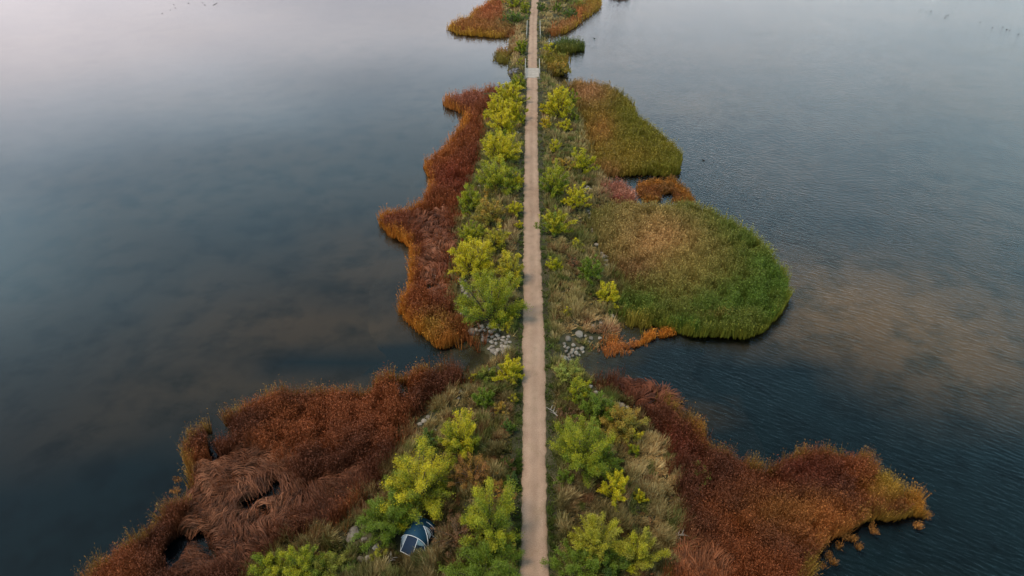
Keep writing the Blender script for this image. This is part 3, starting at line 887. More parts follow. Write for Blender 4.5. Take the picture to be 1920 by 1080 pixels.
def stone_material(name, c1, c2):
    m, n, l = new_mat(name)
    out = N(n, 'ShaderNodeOutputMaterial'); pb = N(n, 'ShaderNodeBsdfPrincipled'); pb.inputs['Roughness'].default_value = 0.85
    pb.inputs['Specular IOR Level'].default_value = 0.2
    tc = N(n, 'ShaderNodeTexCoord'); oi = N(n, 'ShaderNodeObjectInfo')
    no = N(n, 'ShaderNodeTexNoise'); no.inputs['Scale'].default_value = 2.6; no.inputs['Detail'].default_value = 8; no.inputs['Roughness'].default_value = 0.65
    l.new(tc.outputs['Object'], no.inputs['Vector'])
    ad = N(n, 'ShaderNodeMath', operation='MULTIPLY_ADD'); ad.inputs[1].default_value = 0.7
    l.new(oi.outputs['Random'], ad.inputs[0]); 
    sb = N(n, 'ShaderNodeMath', operation='SUBTRACT'); sb.inputs[1].default_value = 0.35
    l.new(no.outputs['Fac'], sb.inputs[0]); l.new(sb.outputs[0], ad.inputs[2])
    mx = N(n, 'ShaderNodeMixRGB'); mx.inputs[1].default_value = (*c1, 1); mx.inputs[2].default_value = (*c2, 1)
    l.new(ad.outputs[0], mx.inputs[0]); l.new(mx.outputs[0], pb.inputs['Base Color'])
    b = N(n, 'ShaderNodeBump'); b.inputs['Distance'].default_value = 0.05; b.inputs['Strength'].default_value = 0.5
    l.new(no.outputs['Fac'], b.inputs['Height']); l.new(b.outputs[0], pb.inputs['Normal'])
    l.new(pb.outputs[0], out.inputs[0])
    return m


M_STONE = stone_material('pale_stone', (0.14, 0.115, 0.09), (0.37, 0.31, 0.25))
M_STONE_D = stone_material('dark_stone', (0.07, 0.065, 0.07), (0.20, 0.18, 0.19))
STONES = [stone_mesh(100 + i) for i in range(9)]
STONES_D = [m_.copy() for m_ in STONES[:3]]
for m_ in STONES: m_.materials.append(M_STONE)
for m_ in STONES_D: m_.materials.append(M_STONE_D)
stone_spots = []


def stones(rows, ox, oy, k, label, group, dark=False, cat='stone', name='stone'):
    for (zx, zy, zd) in rows:
        px, py, d = ox + zx / k, oy + zy / k, zd / k
        P = ground(px, py, 0.5)
        for _ in range(4):
            P = ground(px, py, max(float(gz(P[0], P[1])), -0.1) + 0.12)
        s_ = float(px_per_m(P))
        r = d / s_ * random.uniform(0.6, 0.82)
        z = max(float(gz(P[0], P[1])), -0.1)
        o = bpy.data.objects.new(name, random.choice(STONES_D if dark else STONES))
        COL.objects.link(o)
        o.location = (P[0], P[1], z + r * 0.2)
        o.scale = (r * random.uniform(0.9, 1.15), r * random.uniform(0.85, 1.1), r * random.uniform(0.55, 0.8))
        o.rotation_euler = (random.uniform(-.25, .25), random.uniform(-.25, .25), random.uniform(0, 6.3))
        tag(o, label, cat, group)
        stone_spots.append((P[0], P[1], r))


stones([(297, 820, 60), (380, 775, 35), (455, 815, 55), (490, 790, 40), (515, 765, 35), (505, 845, 50), (410, 885, 60), (465, 860, 35), (495, 880, 40), (460, 900, 40), (500, 915, 35),
        (465, 940, 35), (550, 885, 35), (560, 860, 30), (600, 855, 30), (545, 935, 40), (515, 970, 35), (550, 965, 35), (600, 955, 45), (475, 980, 60), (385, 850, 35), (430, 850, 30), (365, 805, 30),
        (355, 770, 25), (345, 750, 25), (430, 750, 28), (460, 765, 35), (530, 800, 25), (580, 910, 35), (610, 900, 25), (570, 940, 28), (535, 1045, 28), (540, 910, 26), (400, 800, 26), (430, 780, 26),
        (485, 755, 24), (525, 870, 24), (340, 840, 25), (590, 880, 24), (500, 1000, 40), (440, 960, 34), (330, 800, 30), (560, 990, 30)],
       820, 440, 4.5, 'grey stone in the big heap left of the path', 'stone heap left of the path')
stones([(190, 375, 35), (200, 400, 35), (235, 385, 22), (215, 430, 30), (215, 470, 30), (240, 495, 30), (225, 515, 25), (255, 520, 22), (245, 440, 22), (185, 405, 25), (220, 450, 26), (250, 470, 26)],
       820, 440, 4.5, 'grey stone in the strip beside the big round green bush', 'stones beside the big round bush')
stones([(220, 660, 62)], 820, 440, 4.5, 'single large grey boulder between the big round bush and the reeds', None, cat='boulder', name='boulder')
stones([(1200, 840, 65), (1100, 880, 45), (1070, 915, 30), (1075, 940, 30), (1145, 970, 35), (1180, 960, 30), (1215, 960, 40), (1175, 995, 35), (1095, 955, 30), (1110, 1010, 35), (1055, 1030, 30),
        (1060, 1050, 35), (1095, 1045, 35), (1120, 1055, 25), (1140, 1020, 30), (1300, 870, 35), (1370, 870, 35), (1380, 740, 25), (1320, 770, 40), (1250, 850, 30), (1280, 900, 30), (1150, 930, 28),
        (1200, 1010, 25), (1230, 985, 25), (1085, 980, 25), (1130, 990, 24), (1475, 680, 30)],
       820, 440, 4.5, 'pale stone on the neck bank right of the path', 'stones on the bank right of the path')
stones([(1600, 720, 30), (1590, 770, 25), (1650, 860, 45), (1660, 890, 40), (1665, 790, 30), (1580, 690, 25), (1635, 830, 30), (1620, 900, 30), (1690, 900, 25),
        (1630, 920, 30), (1710, 1010, 35), (1730, 1020, 30), (1670, 1070, 30), (1575, 420, 40), (1555, 440, 30), (1600, 440, 30)],
       840, 280, 6.0, 'pale stone in the line along the big green reed bed', 'stones along the green reed bed')
stones([(1385, 40, 35), (1345, 80, 35), (1390, 155, 30), (1420, 185, 45), (1385, 190, 30), (1420, 220, 35), (1430, 255, 30), (1400, 175, 30), (1425, 280, 30), (1440, 250, 25)],
       820, 440, 4.5, 'pale stone in the line along the big green reed bed', 'stones along the green reed bed')
stones([(590, 710, 35), (595, 750, 30), (545, 765, 22), (880, 795, 30)], 840, 130, 6.75, 'small pale stone below the yellow bush row near the footbridge', 'stones below the yellow bushes')
stones([(345, 410, 30), (375, 420, 26), (430, 380, 30), (410, 400, 22)], 840, 280, 6.0, 'small pale stone between two yellow green bushes left of the path', 'stones between the left bushes')
stones([(258, 768, 104)], 600, 820, 4.155, 'big smooth round boulder lying left of the tent', None, cat='boulder', name='boulder')
stones([(345, 790, 38)], 600, 820, 4.155, 'small stone touching the big smooth boulder by the tent', None)
stones([(435, 858, 60)], 600, 820, 4.155, 'pointed pale boulder halfway between the round boulder and the tent', None, cat='boulder', name='boulder')
stones([(315, 942, 52), (378, 945, 48)], 600, 820, 4.155, 'pale stone of the pair below the round boulder', 'pair of stones')
stones([(460, 355, 40), (430, 340, 30), (400, 365, 26)], 600, 820, 4.155, 'half hidden stone at the rust reed edge above the tent', 'half hidden stones')
stones([(115, 620, 40), (75, 660, 50), (130, 640, 30), (180, 750, 40), (430, 380, 30), (410, 440, 25), (40, 690, 34)], 780, 660, 5.14,
       'grey stone in dry grass beside the wide rust reeds', 'stones on the left bank')
stones([(815, 65, 28), (740, 160, 36), (770, 150, 26), (715, 165, 24)], 780, 660, 5.14, 'grey stone at the water near the tall yellow green bush', 'stones by the left water')
stones([(600, 385, 36), (855, 510, 50), (905, 530, 40), (555, 330, 35), (1205, 750, 24), (830, 490, 30)], 1000, 660, 5.14, 'whitish stone along the bank of the dark red reed bed', 'stones by the red reeds')
stones([(290, 60, 50), (330, 70, 40), (420, 15, 30), (270, 40, 36), (345, 45, 34)], 1000, 660, 5.14, 'pale stone on the neck bank right of the path', 'stones on the bank right of the path')
stones([(240, 950, 60), (190, 972, 44), (285, 938, 40), (215, 985, 34), (265, 970, 40)], 930, 0, 7.2, 'dark grey rock at the waterline left of the footbridge', 'dark rocks by the footbridge', True, 'rock', 'rock')
stones([(715, 930, 32), (730, 960, 32), (745, 985, 26)], 930, 0, 7.2, 'greyish rock at the waterline right of the footbridge', 'rocks right of the footbridge', True, 'rock', 'rock')
stones([(840, 395, 26)], 930, 0, 7.2, 'lone whitish stone in the red reeds of the far point', None)

# ------------------------------------------------------------------ bushes
Y_ = (0.60, 0.46, 0.010); YG = (0.40, 0.35, 0.008); GR = (0.14, 0.185, 0.010); DG = (0.06, 0.105, 0.02); OR = (0.46, 0.24, 0.03)
RU = (0.26, 0.10, 0.035); OL = (0.27, 0.23, 0.028); PG = (0.30, 0.33, 0.06); BR = (0.17, 0.10, 0.045); SAGE = (0.13, 0.16, 0.07)


def bush(x, y, w, h, ca, cb, label, dens=1.0, style='leafy', name='bush', group=None, seed=None):
    r_ = np.random.default_rng(int(x * 13 + y * 7) if seed is None else seed)
    P = ground(x, y, 1.5)
    for _ in range(4):
        z = max(float(gz(P[0], P[1])), 0)
        s_ = float(px_per_m(P)); rad = w / 2 / s_
        dep = math.asin((CAM_H - z) / np.linalg.norm(np.array([P[0], P[1], z - CAM_H])))
        hh = h / s_
        H = math.sqrt(max(hh * hh - (1.75 * rad * math.sin(dep)) ** 2, 0.01)) / math.cos(dep)
        H = min(max(H, 0.95 * rad), 2.1 * rad) if style != 'low' else min(max(H, 0.5 * rad), rad)
        P = ground(x, y, z + 0.5 * H)
    base = (P[0], P[1], z - 0.03)
    s10 = s_ * 1024 / 1920
    area = w * h * 0.785 * (1024 / 1920) ** 2
    nl = int(np.clip(area * 14.0 * dens, 400, 40000))
    nb = int(np.clip(10 + rad * 9, 11, 36))
    # main stems: from the foot to points spread over a domed envelope
    az = np.arange(nb) * 2.39996 + r_.uniform(-.4, .4, nb)
    u = (np.arange(nb) + 0.5) / nb
    el = np.arcsin(np.clip(u * 1.0 - 0.05, -0.03, 0.98))
    rr = r_.uniform(0.6, 1.14, nb)
    lob = 0.85 + 0.35 * r_.random()
    env = 1 + 0.22 * np.sin(az * 2 + r_.uniform(0, 6)) * lob
    ends = np.stack([np.cos(az) * np.cos(el) * rad * rr * env, np.sin(az) * np.cos(el) * rad * rr * env, H * (0.22 + 0.78 * np.sin(el)) * r_.uniform(0.82, 1.1, nb)], 1)
    mids = ends * np.array([0.42, 0.42, 0.62]) + r_.normal(0, 0.05 * rad, (nb, 3))
    foot = r_.normal(0, 0.06 * rad, (nb, 3)); foot[:, 2] = 0

    def curve(i, t):
        t = t[:, None]
        return foot[i] * (1 - t) ** 2 + mids[i] * 2 * t * (1 - t) + ends[i] * t * t
    t = MB()
    for i in range(nb):
        pts = curve(np.full(4, i), np.array([0, 0.35, 0.7, 0.97]))
        t.tube([tuple(p) for p in pts], [0.035 * rad + 0.012, 0.026 * rad + 0.01, 0.014 * rad + 0.008, 0.006], 4)
    root = empty(name, base)
    tag(root, label, 'bush', group)
    t.build('trunk', M_BARK, root)
    # twigs with leaves
    ntw = max(nl // 34, 14)
    bi = r_.choice(nb, ntw)
    tt = 0.28 + 0.74 * r_.random(ntw) ** 0.7
    p0 = curve(bi, np.clip(tt, 0, 1))
    d = curve(bi, np.clip(tt + 0.05, 0, 1.06)) - curve(bi, np.clip(tt - 0.05, 0, 0.96))
    d /= np.linalg.norm(d, axis=1, keepdims=True) + 1e-6
    tw = d * 0.9 + r_.normal(0, 0.62, (ntw, 3)) + np.array([0, 0, 0.35])
    tw /= np.linalg.norm(tw, axis=1, keepdims=True)
    tl = rad * r_.uniform(0.14, 0.34, ntw) * (1.2 - 0.5 * tt)
    k = nl // ntw
    ti = np.repeat(np.arange(ntw), k); v = r_.random(len(ti))
    C0 = p0[ti] + tw[ti] * (tl[ti] * v)[:, None] + r_.normal(0, 1, (len(ti), 3)) * (0.032 * rad + 0.02)
    C0[:, 2] = np.maximum(C0[:, 2], 0.03)
    nl = len(ti)
    sz = np.clip(1.0 / s10, 0.05, 0.32) * r_.uniform(0.6, 1.35, nl) * (0.8 if style == 'bare' else 1)
    ax = tw[ti] * 0.7 + r_.normal(0, 0.6, (nl, 3)); ax /= np.linalg.norm(ax, axis=1, keepdims=True)
    up = r_.normal(0, 0.6, (nl, 3)) + np.array([0, -0.15, 1.0])
    sd_ = np.cross(ax, up); sd_ /= np.linalg.norm(sd_, axis=1, keepdims=True) + 1e-6
    tip = C0 + ax * sz[:, None]; mid = C0 + ax * sz[:, None] * 0.45
    V = np.stack([C0 + sd_ * sz[:, None] * 0.36, tip, C0 - sd_ * sz[:, None] * 0.36], 1).reshape(-1, 3)
    # autumn colour by branch, tips and crown top first; lighter tops partly painted light
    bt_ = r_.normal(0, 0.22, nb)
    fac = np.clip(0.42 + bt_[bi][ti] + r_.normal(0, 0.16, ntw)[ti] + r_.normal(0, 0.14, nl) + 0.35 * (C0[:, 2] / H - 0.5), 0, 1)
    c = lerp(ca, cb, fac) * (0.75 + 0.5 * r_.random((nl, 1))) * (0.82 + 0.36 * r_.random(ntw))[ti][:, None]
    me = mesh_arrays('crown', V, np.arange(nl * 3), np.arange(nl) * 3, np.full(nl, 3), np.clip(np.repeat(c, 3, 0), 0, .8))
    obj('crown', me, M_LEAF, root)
    bush_spots.append((P[0], P[1], rad))
    return root


bush_spots = []
BUSHES = [
    (973, 151, 26, 34, GR, YG, 'green bush at the near left corner of the footbridge'),
    (954, 173, 46, 40, YG, Y_, 'yellow bush at the top of the left row, next below the footbridge bush'),
    (920, 181, 24, 15, DG, SAGE, 'low dark grey green bush between the yellow bushes and the red reed lobe'),
    (933, 203, 44, 40, YG, Y_, 'yellow green bush on the reed side of the second pair in the left row'),
    (963, 204, 36, 44, YG, Y_, 'yellow green bush on the path side of the second pair in the left row'),
    (942, 226, 44, 40, YG, Y_, 'yellow bush in the left row straight below the second pair'),
    (975, 223, 19, 18, GR, YG, 'small green bush tight against the left path edge by the yellow row'),
    (960, 243, 15, 18, YG, Y_, 'little yellow shrub below the yellow row left of the path'),
    (934, 255, 34, 28, GR, YG, 'mid green rounded bush sitting on top of a larger yellow green one'),
    (938, 275, 64, 50, YG, Y_, 'broad yellow green bush left of the path, above the orange shrub'),
    (1050, 190, 56, 58, YG, Y_, 'large round yellow bush right of the path below the footbridge'),
    (1072, 183, 26, 34, GR, YG, 'green bush behind the large yellow one, on the olive reed side'),
    (1053, 169, 16, 14, DG, GR, 'small dark green bush peeping above the large yellow bush'),
    (1022, 201, 22, 28, YG, Y_, 'slim yellow green bush between the path and the large yellow bush'),
    (1024, 229, 20, 26, Y_, OR, 'small golden bush with an orange side at the right path edge'),
    (1059, 234, 30, 15, YG, Y_, 'low yellow shrub just below the large yellow bush'),
    (1077, 219, 17, 16, GR, YG, 'small green shrub at the lower right foot of the large yellow bush'),
    (1040, 272, 21, 24, YG, Y_, 'small pale yellow shrub alone in the grass right of the path'),
    (935, 329, 68, 50, GR, YG, 'broad green bush with yellow tips in the middle of the left row'),
    (968, 340, 24, 42, YG, Y_, 'narrow bright yellow bush leaning on the broad green one by the path'),
    (938, 297, 24, 16, OL, OR, 'orange brown shrub squeezed between two broad bushes left of the path'),
    (922, 357, 28, 16, OL, OR, 'low orange shrub below the broad green bush left of the path'),
    (882, 374, 46, 46, GR, YG, 'green bush on the reed side above the amber bush'),
    (918, 396, 50, 44, OL, OR, 'rounded amber bush in the left row'),
    (965, 388, 28, 26, YG, Y_, 'small yellow green bush at the left path edge beside the amber bush'),
    (885, 436, 46, 38, GR, YG, 'green bush directly below the amber bush on the reed side'),
    (928, 446, 42, 50, OL, Y_, 'yellow orange bush next to the green one below the amber bush'),
    (972, 421, 13, 18, YG, Y_, 'tiny yellow shrub at the left path edge below the amber bush'),
    (1040, 338, 54, 58, GR, YG, 'tall green bush at the right path edge beside the bright yellow ball bush'),
    (1055, 306, 34, 17, OL, OR, 'low orange brown shrub above the tall green bush right of the path'),
    (1093, 300, 40, 48, YG, YG, 'lime green bush against the olive reed bed'),
    (1080, 370, 42, 40, YG, Y_, 'bright yellow ball shaped bush right of the path'),
    (1042, 414, 50, 60, GR, Y_, 'green bush with a yellow rim at the right path edge'),
    (1080, 454, 15, 13, YG, Y_, 'tiny yellow shrub below the green bush with a yellow rim'),
    (887, 483, 66, 72, YG, Y_, 'big yellow green bush above the largest round bush left of the path'),
    (955, 498, 50, 56, OL, Y_, 'yellow brown bush at the left path edge beside the big yellow green bush'),
    (920, 556, 96, 98, GR, YG, 'largest round bush left of the path, just above the stone heap'),
    (953, 609, 25, 30, OL, Y_, 'small olive yellow shrub between the stone heap and the path'),
    (1040, 495, 27, 34, YG, YG, 'small lime green cone shaped bush at the right path edge'),
    (1109, 503, 46, 48, GR, GR, 'round leaf green bush right of the path beside the stone line'),
    (1142, 550, 46, 38, YG, Y_, 'bright yellow bush at the corner of the big green reed bed'),
    (1150, 567, 15, 10, DG, GR, 'tiny dark green shrub under the bright yellow bush by the reeds'),
    (1062, 583, 17, 18, OL, Y_, 'faint yellow shrub in the grass above the right stone bank'),
    (1084, 463, 22, 26, OL, OL, 'olive yellow shrub in the grass above the round leaf green bush'),
    (1077, 492, 22, 22, BR, RU, 'brown withered shrub next to the round leaf green bush', .6),
    (955, 693, 44, 58, YG, Y_, 'tall bright yellow green bush at the path just below the narrow neck'),
    (906, 745, 38, 52, GR, GR, 'green bush in the grass left of the path below the narrow neck'),
    (914, 700, 38, 24, GR, OL, 'low grassy green shrub at the water left of the tall yellow green bush'),
    (887, 706, 16, 16, OL, Y_, 'small yellow shrub at the water end of the wide rust reed bed'),
    (862, 815, 76, 82, GR, Y_, 'bright lime bush standing above the biggest yellow green bush near the tent'),
    (801, 830, 52, 38, DG, GR, 'low dark green bush left of the bright lime bush'),
    (940, 766, 26, 24, OL, OR, 'small orange shrub near the left path edge below the narrow neck', .7),
    (961, 747, 18, 18, OL, Y_, 'tiny yellow shrub at the left path edge below the tall yellow green bush'),
    (955, 800, 24, 32, DG, GR, 'small dark green shrub at the left path edge beside the lime bush'),
    (783, 902, 132, 112, GR, Y_, 'biggest yellow green bush, standing behind the tent'),
    (725, 968, 98, 86, GR, GR, 'rounded deep green bush touching the left side of the tent'),
    (886, 884, 74, 62, RU, OR, 'rust orange half bare bush right of the biggest bush', .55, 'bare'),
    (951, 870, 32, 22, BR, RU, 'small brown shrub at the left path edge above the rust bush', .6, 'bare'),
    (920, 968, 108, 106, GR, YG, 'large green yellow bush between the tent and the path'),
    (858, 995, 84, 64, BR, RU, 'bare red brown tangle of twigs beside the tent', .35, 'bare'),
    (937, 921, 46, 34, RU, OR, 'rust coloured shrub on top of the large green yellow bush', .6, 'bare'),
    (955, 1024, 26, 62, OL, OR, 'narrow orange brown bush along the left path edge near the bottom', .7),
    (910, 1064, 122, 74, GR, GR, 'green bush cut by the bottom of the picture, between tent and path'),
    (957, 900, 32, 26, DG, GR, 'small green shrub at the left path edge beside the rust bush'),
    (709, 1042, 30, 30, OL, YG, 'small olive shrub in front of the pale stones by the tent'),
    (510, 1070, 84, 60, GR, YG, 'leftmost green bush at the bottom, against the rust reeds'),
    (565, 1056, 74, 66, GR, YG, 'middle green bush of the group at the bottom left of the tent'),
    (615, 1068, 76, 54, GR, OL, 'olive green bush of the group at the bottom, nearest the pale stones'),
    (655, 1072, 44, 30, DG, GR, 'dark green shrub at the bottom below the round boulder'),
    (1066, 697, 58, 42, OL, PG, 'pale olive bush right of the path, first below the narrow neck'),
    (1084, 732, 46, 46, GR, YG, 'yellow green bush right of the path under the pale olive bush'),
    (1121, 763, 58, 62, GR, GR, 'deep green bush by the bank above the amber olive bush'),
    (1161, 792, 78, 62, OL, OR, 'amber olive bush on the bank right of the path'),
    (1191, 818, 26, 36, OL, Y_, 'thin yellow shrub on the lakeward side of the amber olive bush', .7),
    (1095, 838, 114, 98, GR, YG, 'largest bright green bush right of the path, with spreading branches'),
    (1064, 780, 42, 32, BR, RU, 'brown dry shrub just above the largest bright green bush', .6, 'bare'),
    (1187, 842, 24, 24, GR, YG, 'small lime shrub in the dry grass right of the largest bright green bush'),
    (1124, 864, 64, 46, GR, GR, 'green bush at the foot of the largest bright green bush'),
    (1312, 890, 48, 36, PG, PG, 'pale green tuft like bush standing in the dark red reeds', 1, 'low'),
    (1155, 912, 52, 52, YG, Y_, 'golden yellow bush alone in the dry grass right of the path'),
    (1200, 930, 22, 30, YG, Y_, 'small yellow shrub right of the golden yellow bush'),
    (1058, 896, 32, 38, GR, GR, 'small green shrub at the right path edge left of the golden bush'),
    (1122, 1008, 88, 82, OL, YG, 'yellow topped bush at the bottom right of the path'),
    (1193, 1034, 76, 100, OL, YG, 'olive yellow bush at the bottom, rightmost of the group'),
    (1082, 1062, 88, 64, GR, GR, 'green bush at the bottom next to the right path edge'),
    (1144, 1052, 72, 60, DG, GR, 'dark green bush at the bottom in the middle of the right group'),
    (1073, 865, 26, 28, BR, RU, 'brown withered shrub at the path under the largest bright green bush', .6, 'bare'),
    (977, 87, 23, 32, GR, YG, 'yellow green bush at the left path edge beyond the footbridge'),
    (973, 114, 14, 16, OL, YG, 'tiny yellow green shrub just beyond the left railing of the footbridge'),
    (963, 33, 38, 21, DG, GR, 'dark green bush on the far land left of the railings'),
    (984, 15, 17, 22, GR, YG, 'yellow green bush at the left path edge at the top of the picture'),
    (968, 2, 42, 14, GR, YG, 'wide green bush cut by the top edge left of the path'),
    (1016, 12, 17, 18, DG, GR, 'dark green bush at the right path edge at the top of the picture'),
    (1045, 12, 16, 22, GR, GR, 'green bush on the far land away from the right path edge'),
    (1070, 26, 30, 15, DG, GR, 'low dark green bush near the orange ball shrub on the far point'),
    (1029, 89, 21, 20, YG, Y_, 'yellow bush right of the path beyond the footbridge'),
    (1095, 27, 10, 11, OR, OR, 'tiny orange ball shrub on the edge of the far point'),
    (1049, 107, 28, 16, OL, OL, 'olive bush by the green reed patch beyond the footbridge'),
    (1049, 126, 32, 26, OL, OR, 'olive orange bush at the water right of the footbridge'),
    (1019, 141, 14, 22, OL, OL, 'slim olive bush at the right end of the footbridge'),
    (1060, -6, 30, 14, OL, GR, 'green bush at the top edge right of the path'),
    (1090, 8, 26, 14, OL, OL, 'olive bush near the top edge on the far point'),
]
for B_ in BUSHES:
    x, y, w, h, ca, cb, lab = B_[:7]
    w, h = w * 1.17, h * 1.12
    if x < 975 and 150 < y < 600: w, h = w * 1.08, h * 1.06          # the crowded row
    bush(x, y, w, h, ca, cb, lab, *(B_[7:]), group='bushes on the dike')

# ------------------------------------------------------------------ grass of the dike
SOFT = [  # survey zones: x, y, rx, ry, colour, weight
    (1235, 880, 50, 110, (0.58, 0.40, 0.18), .95), (1250, 980, 40, 60, (0.42, 0.31, 0.13), .85), (1190, 960, 60, 50, (0.16, 0.12, 0.05), .7), (1080, 950, 60, 50, (0.19, 0.125, 0.055), .85),
    (1110, 630, 60, 26, (0.50, 0.31, 0.14), .95), (1140, 625, 34, 22, (0.48, 0.24, 0.13), .9), (1090, 560, 60, 46, (0.28, 0.21, 0.07), .8), (1150, 360, 40, 24, (0.40, 0.21, 0.13), .85), (1075, 250, 50, 30, (0.30, 0.22, 0.09), .7),
    (1090, 420, 26, 60, (0.24, 0.20, 0.06), .6), (860, 300, 30, 60, (0.38, 0.24, 0.12), .8), (962, 440, 16, 60, (0.36, 0.22, 0.11), .8), (845, 560, 26, 40, (0.30, 0.25, 0.09), .8), (960, 280, 12, 50, (0.30, 0.24, 0.08), .6),
    (740, 800, 80, 50, (0.42, 0.29, 0.12), .85), (830, 735, 50, 26, (0.34, 0.22, 0.09), .8), (930, 790, 50, 40, (0.27, 0.15, 0.07), .8), (700, 850, 50, 40, (0.30, 0.19, 0.09), .8),
    (650, 1010, 70, 30, (0.22, 0.155, 0.06), .8), (620, 960, 60, 24, (0.28, 0.16, 0.08), .8), (800, 1060, 90, 40, (0.11, 0.075, 0.03), .9), (770, 1010, 60, 40, (0.10, 0.06, 0.028), .9), (850, 930, 50, 60, (0.12, 0.07, 0.03), .7),
    (1065, 790, 40, 40, (0.22, 0.12, 0.05), .7), (1090, 700, 40, 20, (0.30, 0.27, 0.07), .6), (968, 85, 14, 50, (0.46, 0.28, 0.13), .9), (1030, 40, 26, 30, (0.42, 0.28, 0.12), .9), (950, 15, 30, 20, (0.44, 0.28, 0.11), .8), (1080, 10, 30, 20, (0.26, 0.21, 0.06), .7),
    (1060, 160, 30, 16, (0.28, 0.21, 0.09), .7), (905, 320, 30, 100, (0.2, 0.19, 0.05), .5)]


def grass_col(P, px, py):
    t = sm(0.3, 0.7, fnoise(P[:, 0], P[:, 1], 0.35, 41))
    t2 = sm(0.4, 0.7, fnoise(P[:, 0], P[:, 1], 0.9, 43))
    c = lerp((0.12, 0.125, 0.03), (0.25, 0.19, 0.065), t)
    c = c * (1 - t2[:, None] * 0.5) + np.array((0.34, 0.23, 0.10)) * t2[:, None] * 0.5
    for ex, ey, rx, ry, col, k in SOFT:
        w = k * np.exp(-(((px - ex) / rx) ** 2 + ((py - ey) / ry) ** 2))
        w = w * (0.55 + 0.9 * fnoise(P[:, 0], P[:, 1], 0.7, 47)).clip(0, 1)
        c = c * (1 - w[:, None]) + np.asarray(col) * w[:, None]
    tus = vnoise(P[:, 0], P[:, 1], 1.6, 71); tus2 = vnoise(P[:, 0], P[:, 1], 0.9, 72)   # tussocks: straw, moss green, rusty herbs
    w1 = sm(0.62, 0.8, tus)[:, None] * 0.75; w2 = sm(0.66, 0.82, tus2)[:, None] * 0.7; w3 = sm(0.7, 0.85, vnoise(P[:, 0], P[:, 1], 1.3, 73))[:, None] * 0.7
    c = c * (1 - w1) + np.array((0.48, 0.34, 0.15)) * w1
    c = c * (1 - w2) + np.array((0.10, 0.14, 0.022)) * w2
    c = c * (1 - w3) + np.array((0.24, 0.10, 0.045)) * w3
    d = path_dist(P[:, 0], P[:, 1])
    g = (1 - sm(0.3, 1.3, d + (fnoise(P[:, 0], P[:, 1], 0.6, 44) - .5) * 0.9)) * 0.85
    gn = 1 - sm(90, 160, P[:, 1])
    g = g * (0.45 + 0.55 * gn)
    return c * 1.25 * (1 - g[:, None]) + np.array((0.08, 0.125, 0.02)) * g[:, None]


lp = np.array(LAND, float)
a_land = poly_area(lp) * (1024 / 1920) ** 2
P, px, py = scatter(lp, int(a_land * 0.48), 0.0)
P[:, 2] = gz(P[:, 0], P[:, 1])
d = path_dist(P[:, 0], P[:, 1])
ea_, eb_ = path_edges(P[:, 1])
din = np.minimum(P[:, 0] - ea_, eb_ - P[:, 0])                    # > 0 on the path: a few blades creep in from the verge
keep = (din < 0.10 * RNG.random(len(P)) ** 2 + 0.22 * (vnoise(P[:, 0], P[:, 1], 1.1, 66) - 0.6)) & (P[:, 2] > -0.1)
for sx_, sy_, r in stone_spots:
    dd = (P[:, 0] - sx_) ** 2 + (P[:, 1] - sy_) ** 2
    keep &= ~((dd < (r * 1.15 + 0.38) ** 2) & (RNG.random(len(P)) < 0.95))
TENT_C = ground(783, 1012, 0.9)
keep &= ((P[:, 0] - TENT_C[0]) ** 2 + (P[:, 1] - TENT_C[1]) ** 2) > 1.9 ** 2
P, px, py, d = P[keep], px[keep], py[keep], d[keep]
low = d < 1.0
hg = np.where(low, 0.18, 0.75) * (0.35 + 1.1 * sm(0.3, 0.7, vnoise(P[:, 0], P[:, 1], 1.1, 51)))
Q, Wd, S, C = upright(P, grass_col, px, py, 1.0, per=9, lean=0.5, wpx=0.7)
hs = np.repeat(hg, 9)
Q[:, :, :] = np.repeat(P, 9, 0)[:, None, :] + (Q - np.repeat(P, 9, 0)[:, None, :]) * np.stack([np.clip(hs * 1.3, 0, 1), np.clip(hs * 1.3, 0, 1), hs], 1)[:, None, :]
o = obj('grass', blades('grass', Q, Wd, S, C), M_GRASS)
tag(o, 'rough green and straw coloured grass covering the banks of the dike', 'grass', kind='stuff')

# ------------------------------------------------------------------ tent
M_NAVY = plain_mat('navy_tent_cloth', (0.008, 0.045, 0.085), 0.6, 0.2, 0.2, 1.5)
M_NAVY2 = plain_mat('dark_navy_tent_cloth', (0.008, 0.022, 0.05), 0.6, 0.2, 0.2, 1.5)
M_PIPE = plain_mat('white_piping', (0.72, 0.72, 0.72), 0.6, 0.3, 0.1)
M_MESH = plain_mat('white_inner_tent', (0.42, 0.45, 0.47), 0.7, 0.2, 0.15)
M_WINDOW = plain_mat('pale_tent_window', (0.16, 0.24, 0.28), 0.25, 0.5, 0.5, 4)
M_DOORWAY_SHADE = plain_mat('painted_doorway_shade', (0.02, 0.018, 0.02), 0.9, 0.1)  # painted shade inside the open tent door
tb = ground(803, 985, 0.55); tf = ground(768, 1046, 0.45)
tz = float(gz((tb[0] + tf[0]) / 2, (tb[1] + tf[1]) / 2)) - 0.02
tdir = math.atan2(tf[1] - tb[1], tf[0] - tb[0])
TL = float(np.hypot(tf[0] - tb[0], tf[1] - tb[1])) + 0.25
tent = empty('tent', (tb[0], tb[1], tz), tdir)
tag(tent, 'dark blue tunnel tent with white piping pitched among the bushes', 'tent')
# local frame: +x from the low back end to the porch tip, y across, z up (its +y side faces the path)
SB = TL * 0.68                                                    # front arch of the sleeping cabin


def t_sec(s):
    u = s / SB
    hw = 0.80 + 0.42 * math.sin(min(u, 1) * math.pi * 0.6 + 0.2)
    ht = 0.55 + 0.62 * math.sin(min(u, 1) * math.pi * 0.62 + 0.25)
    return hw, ht


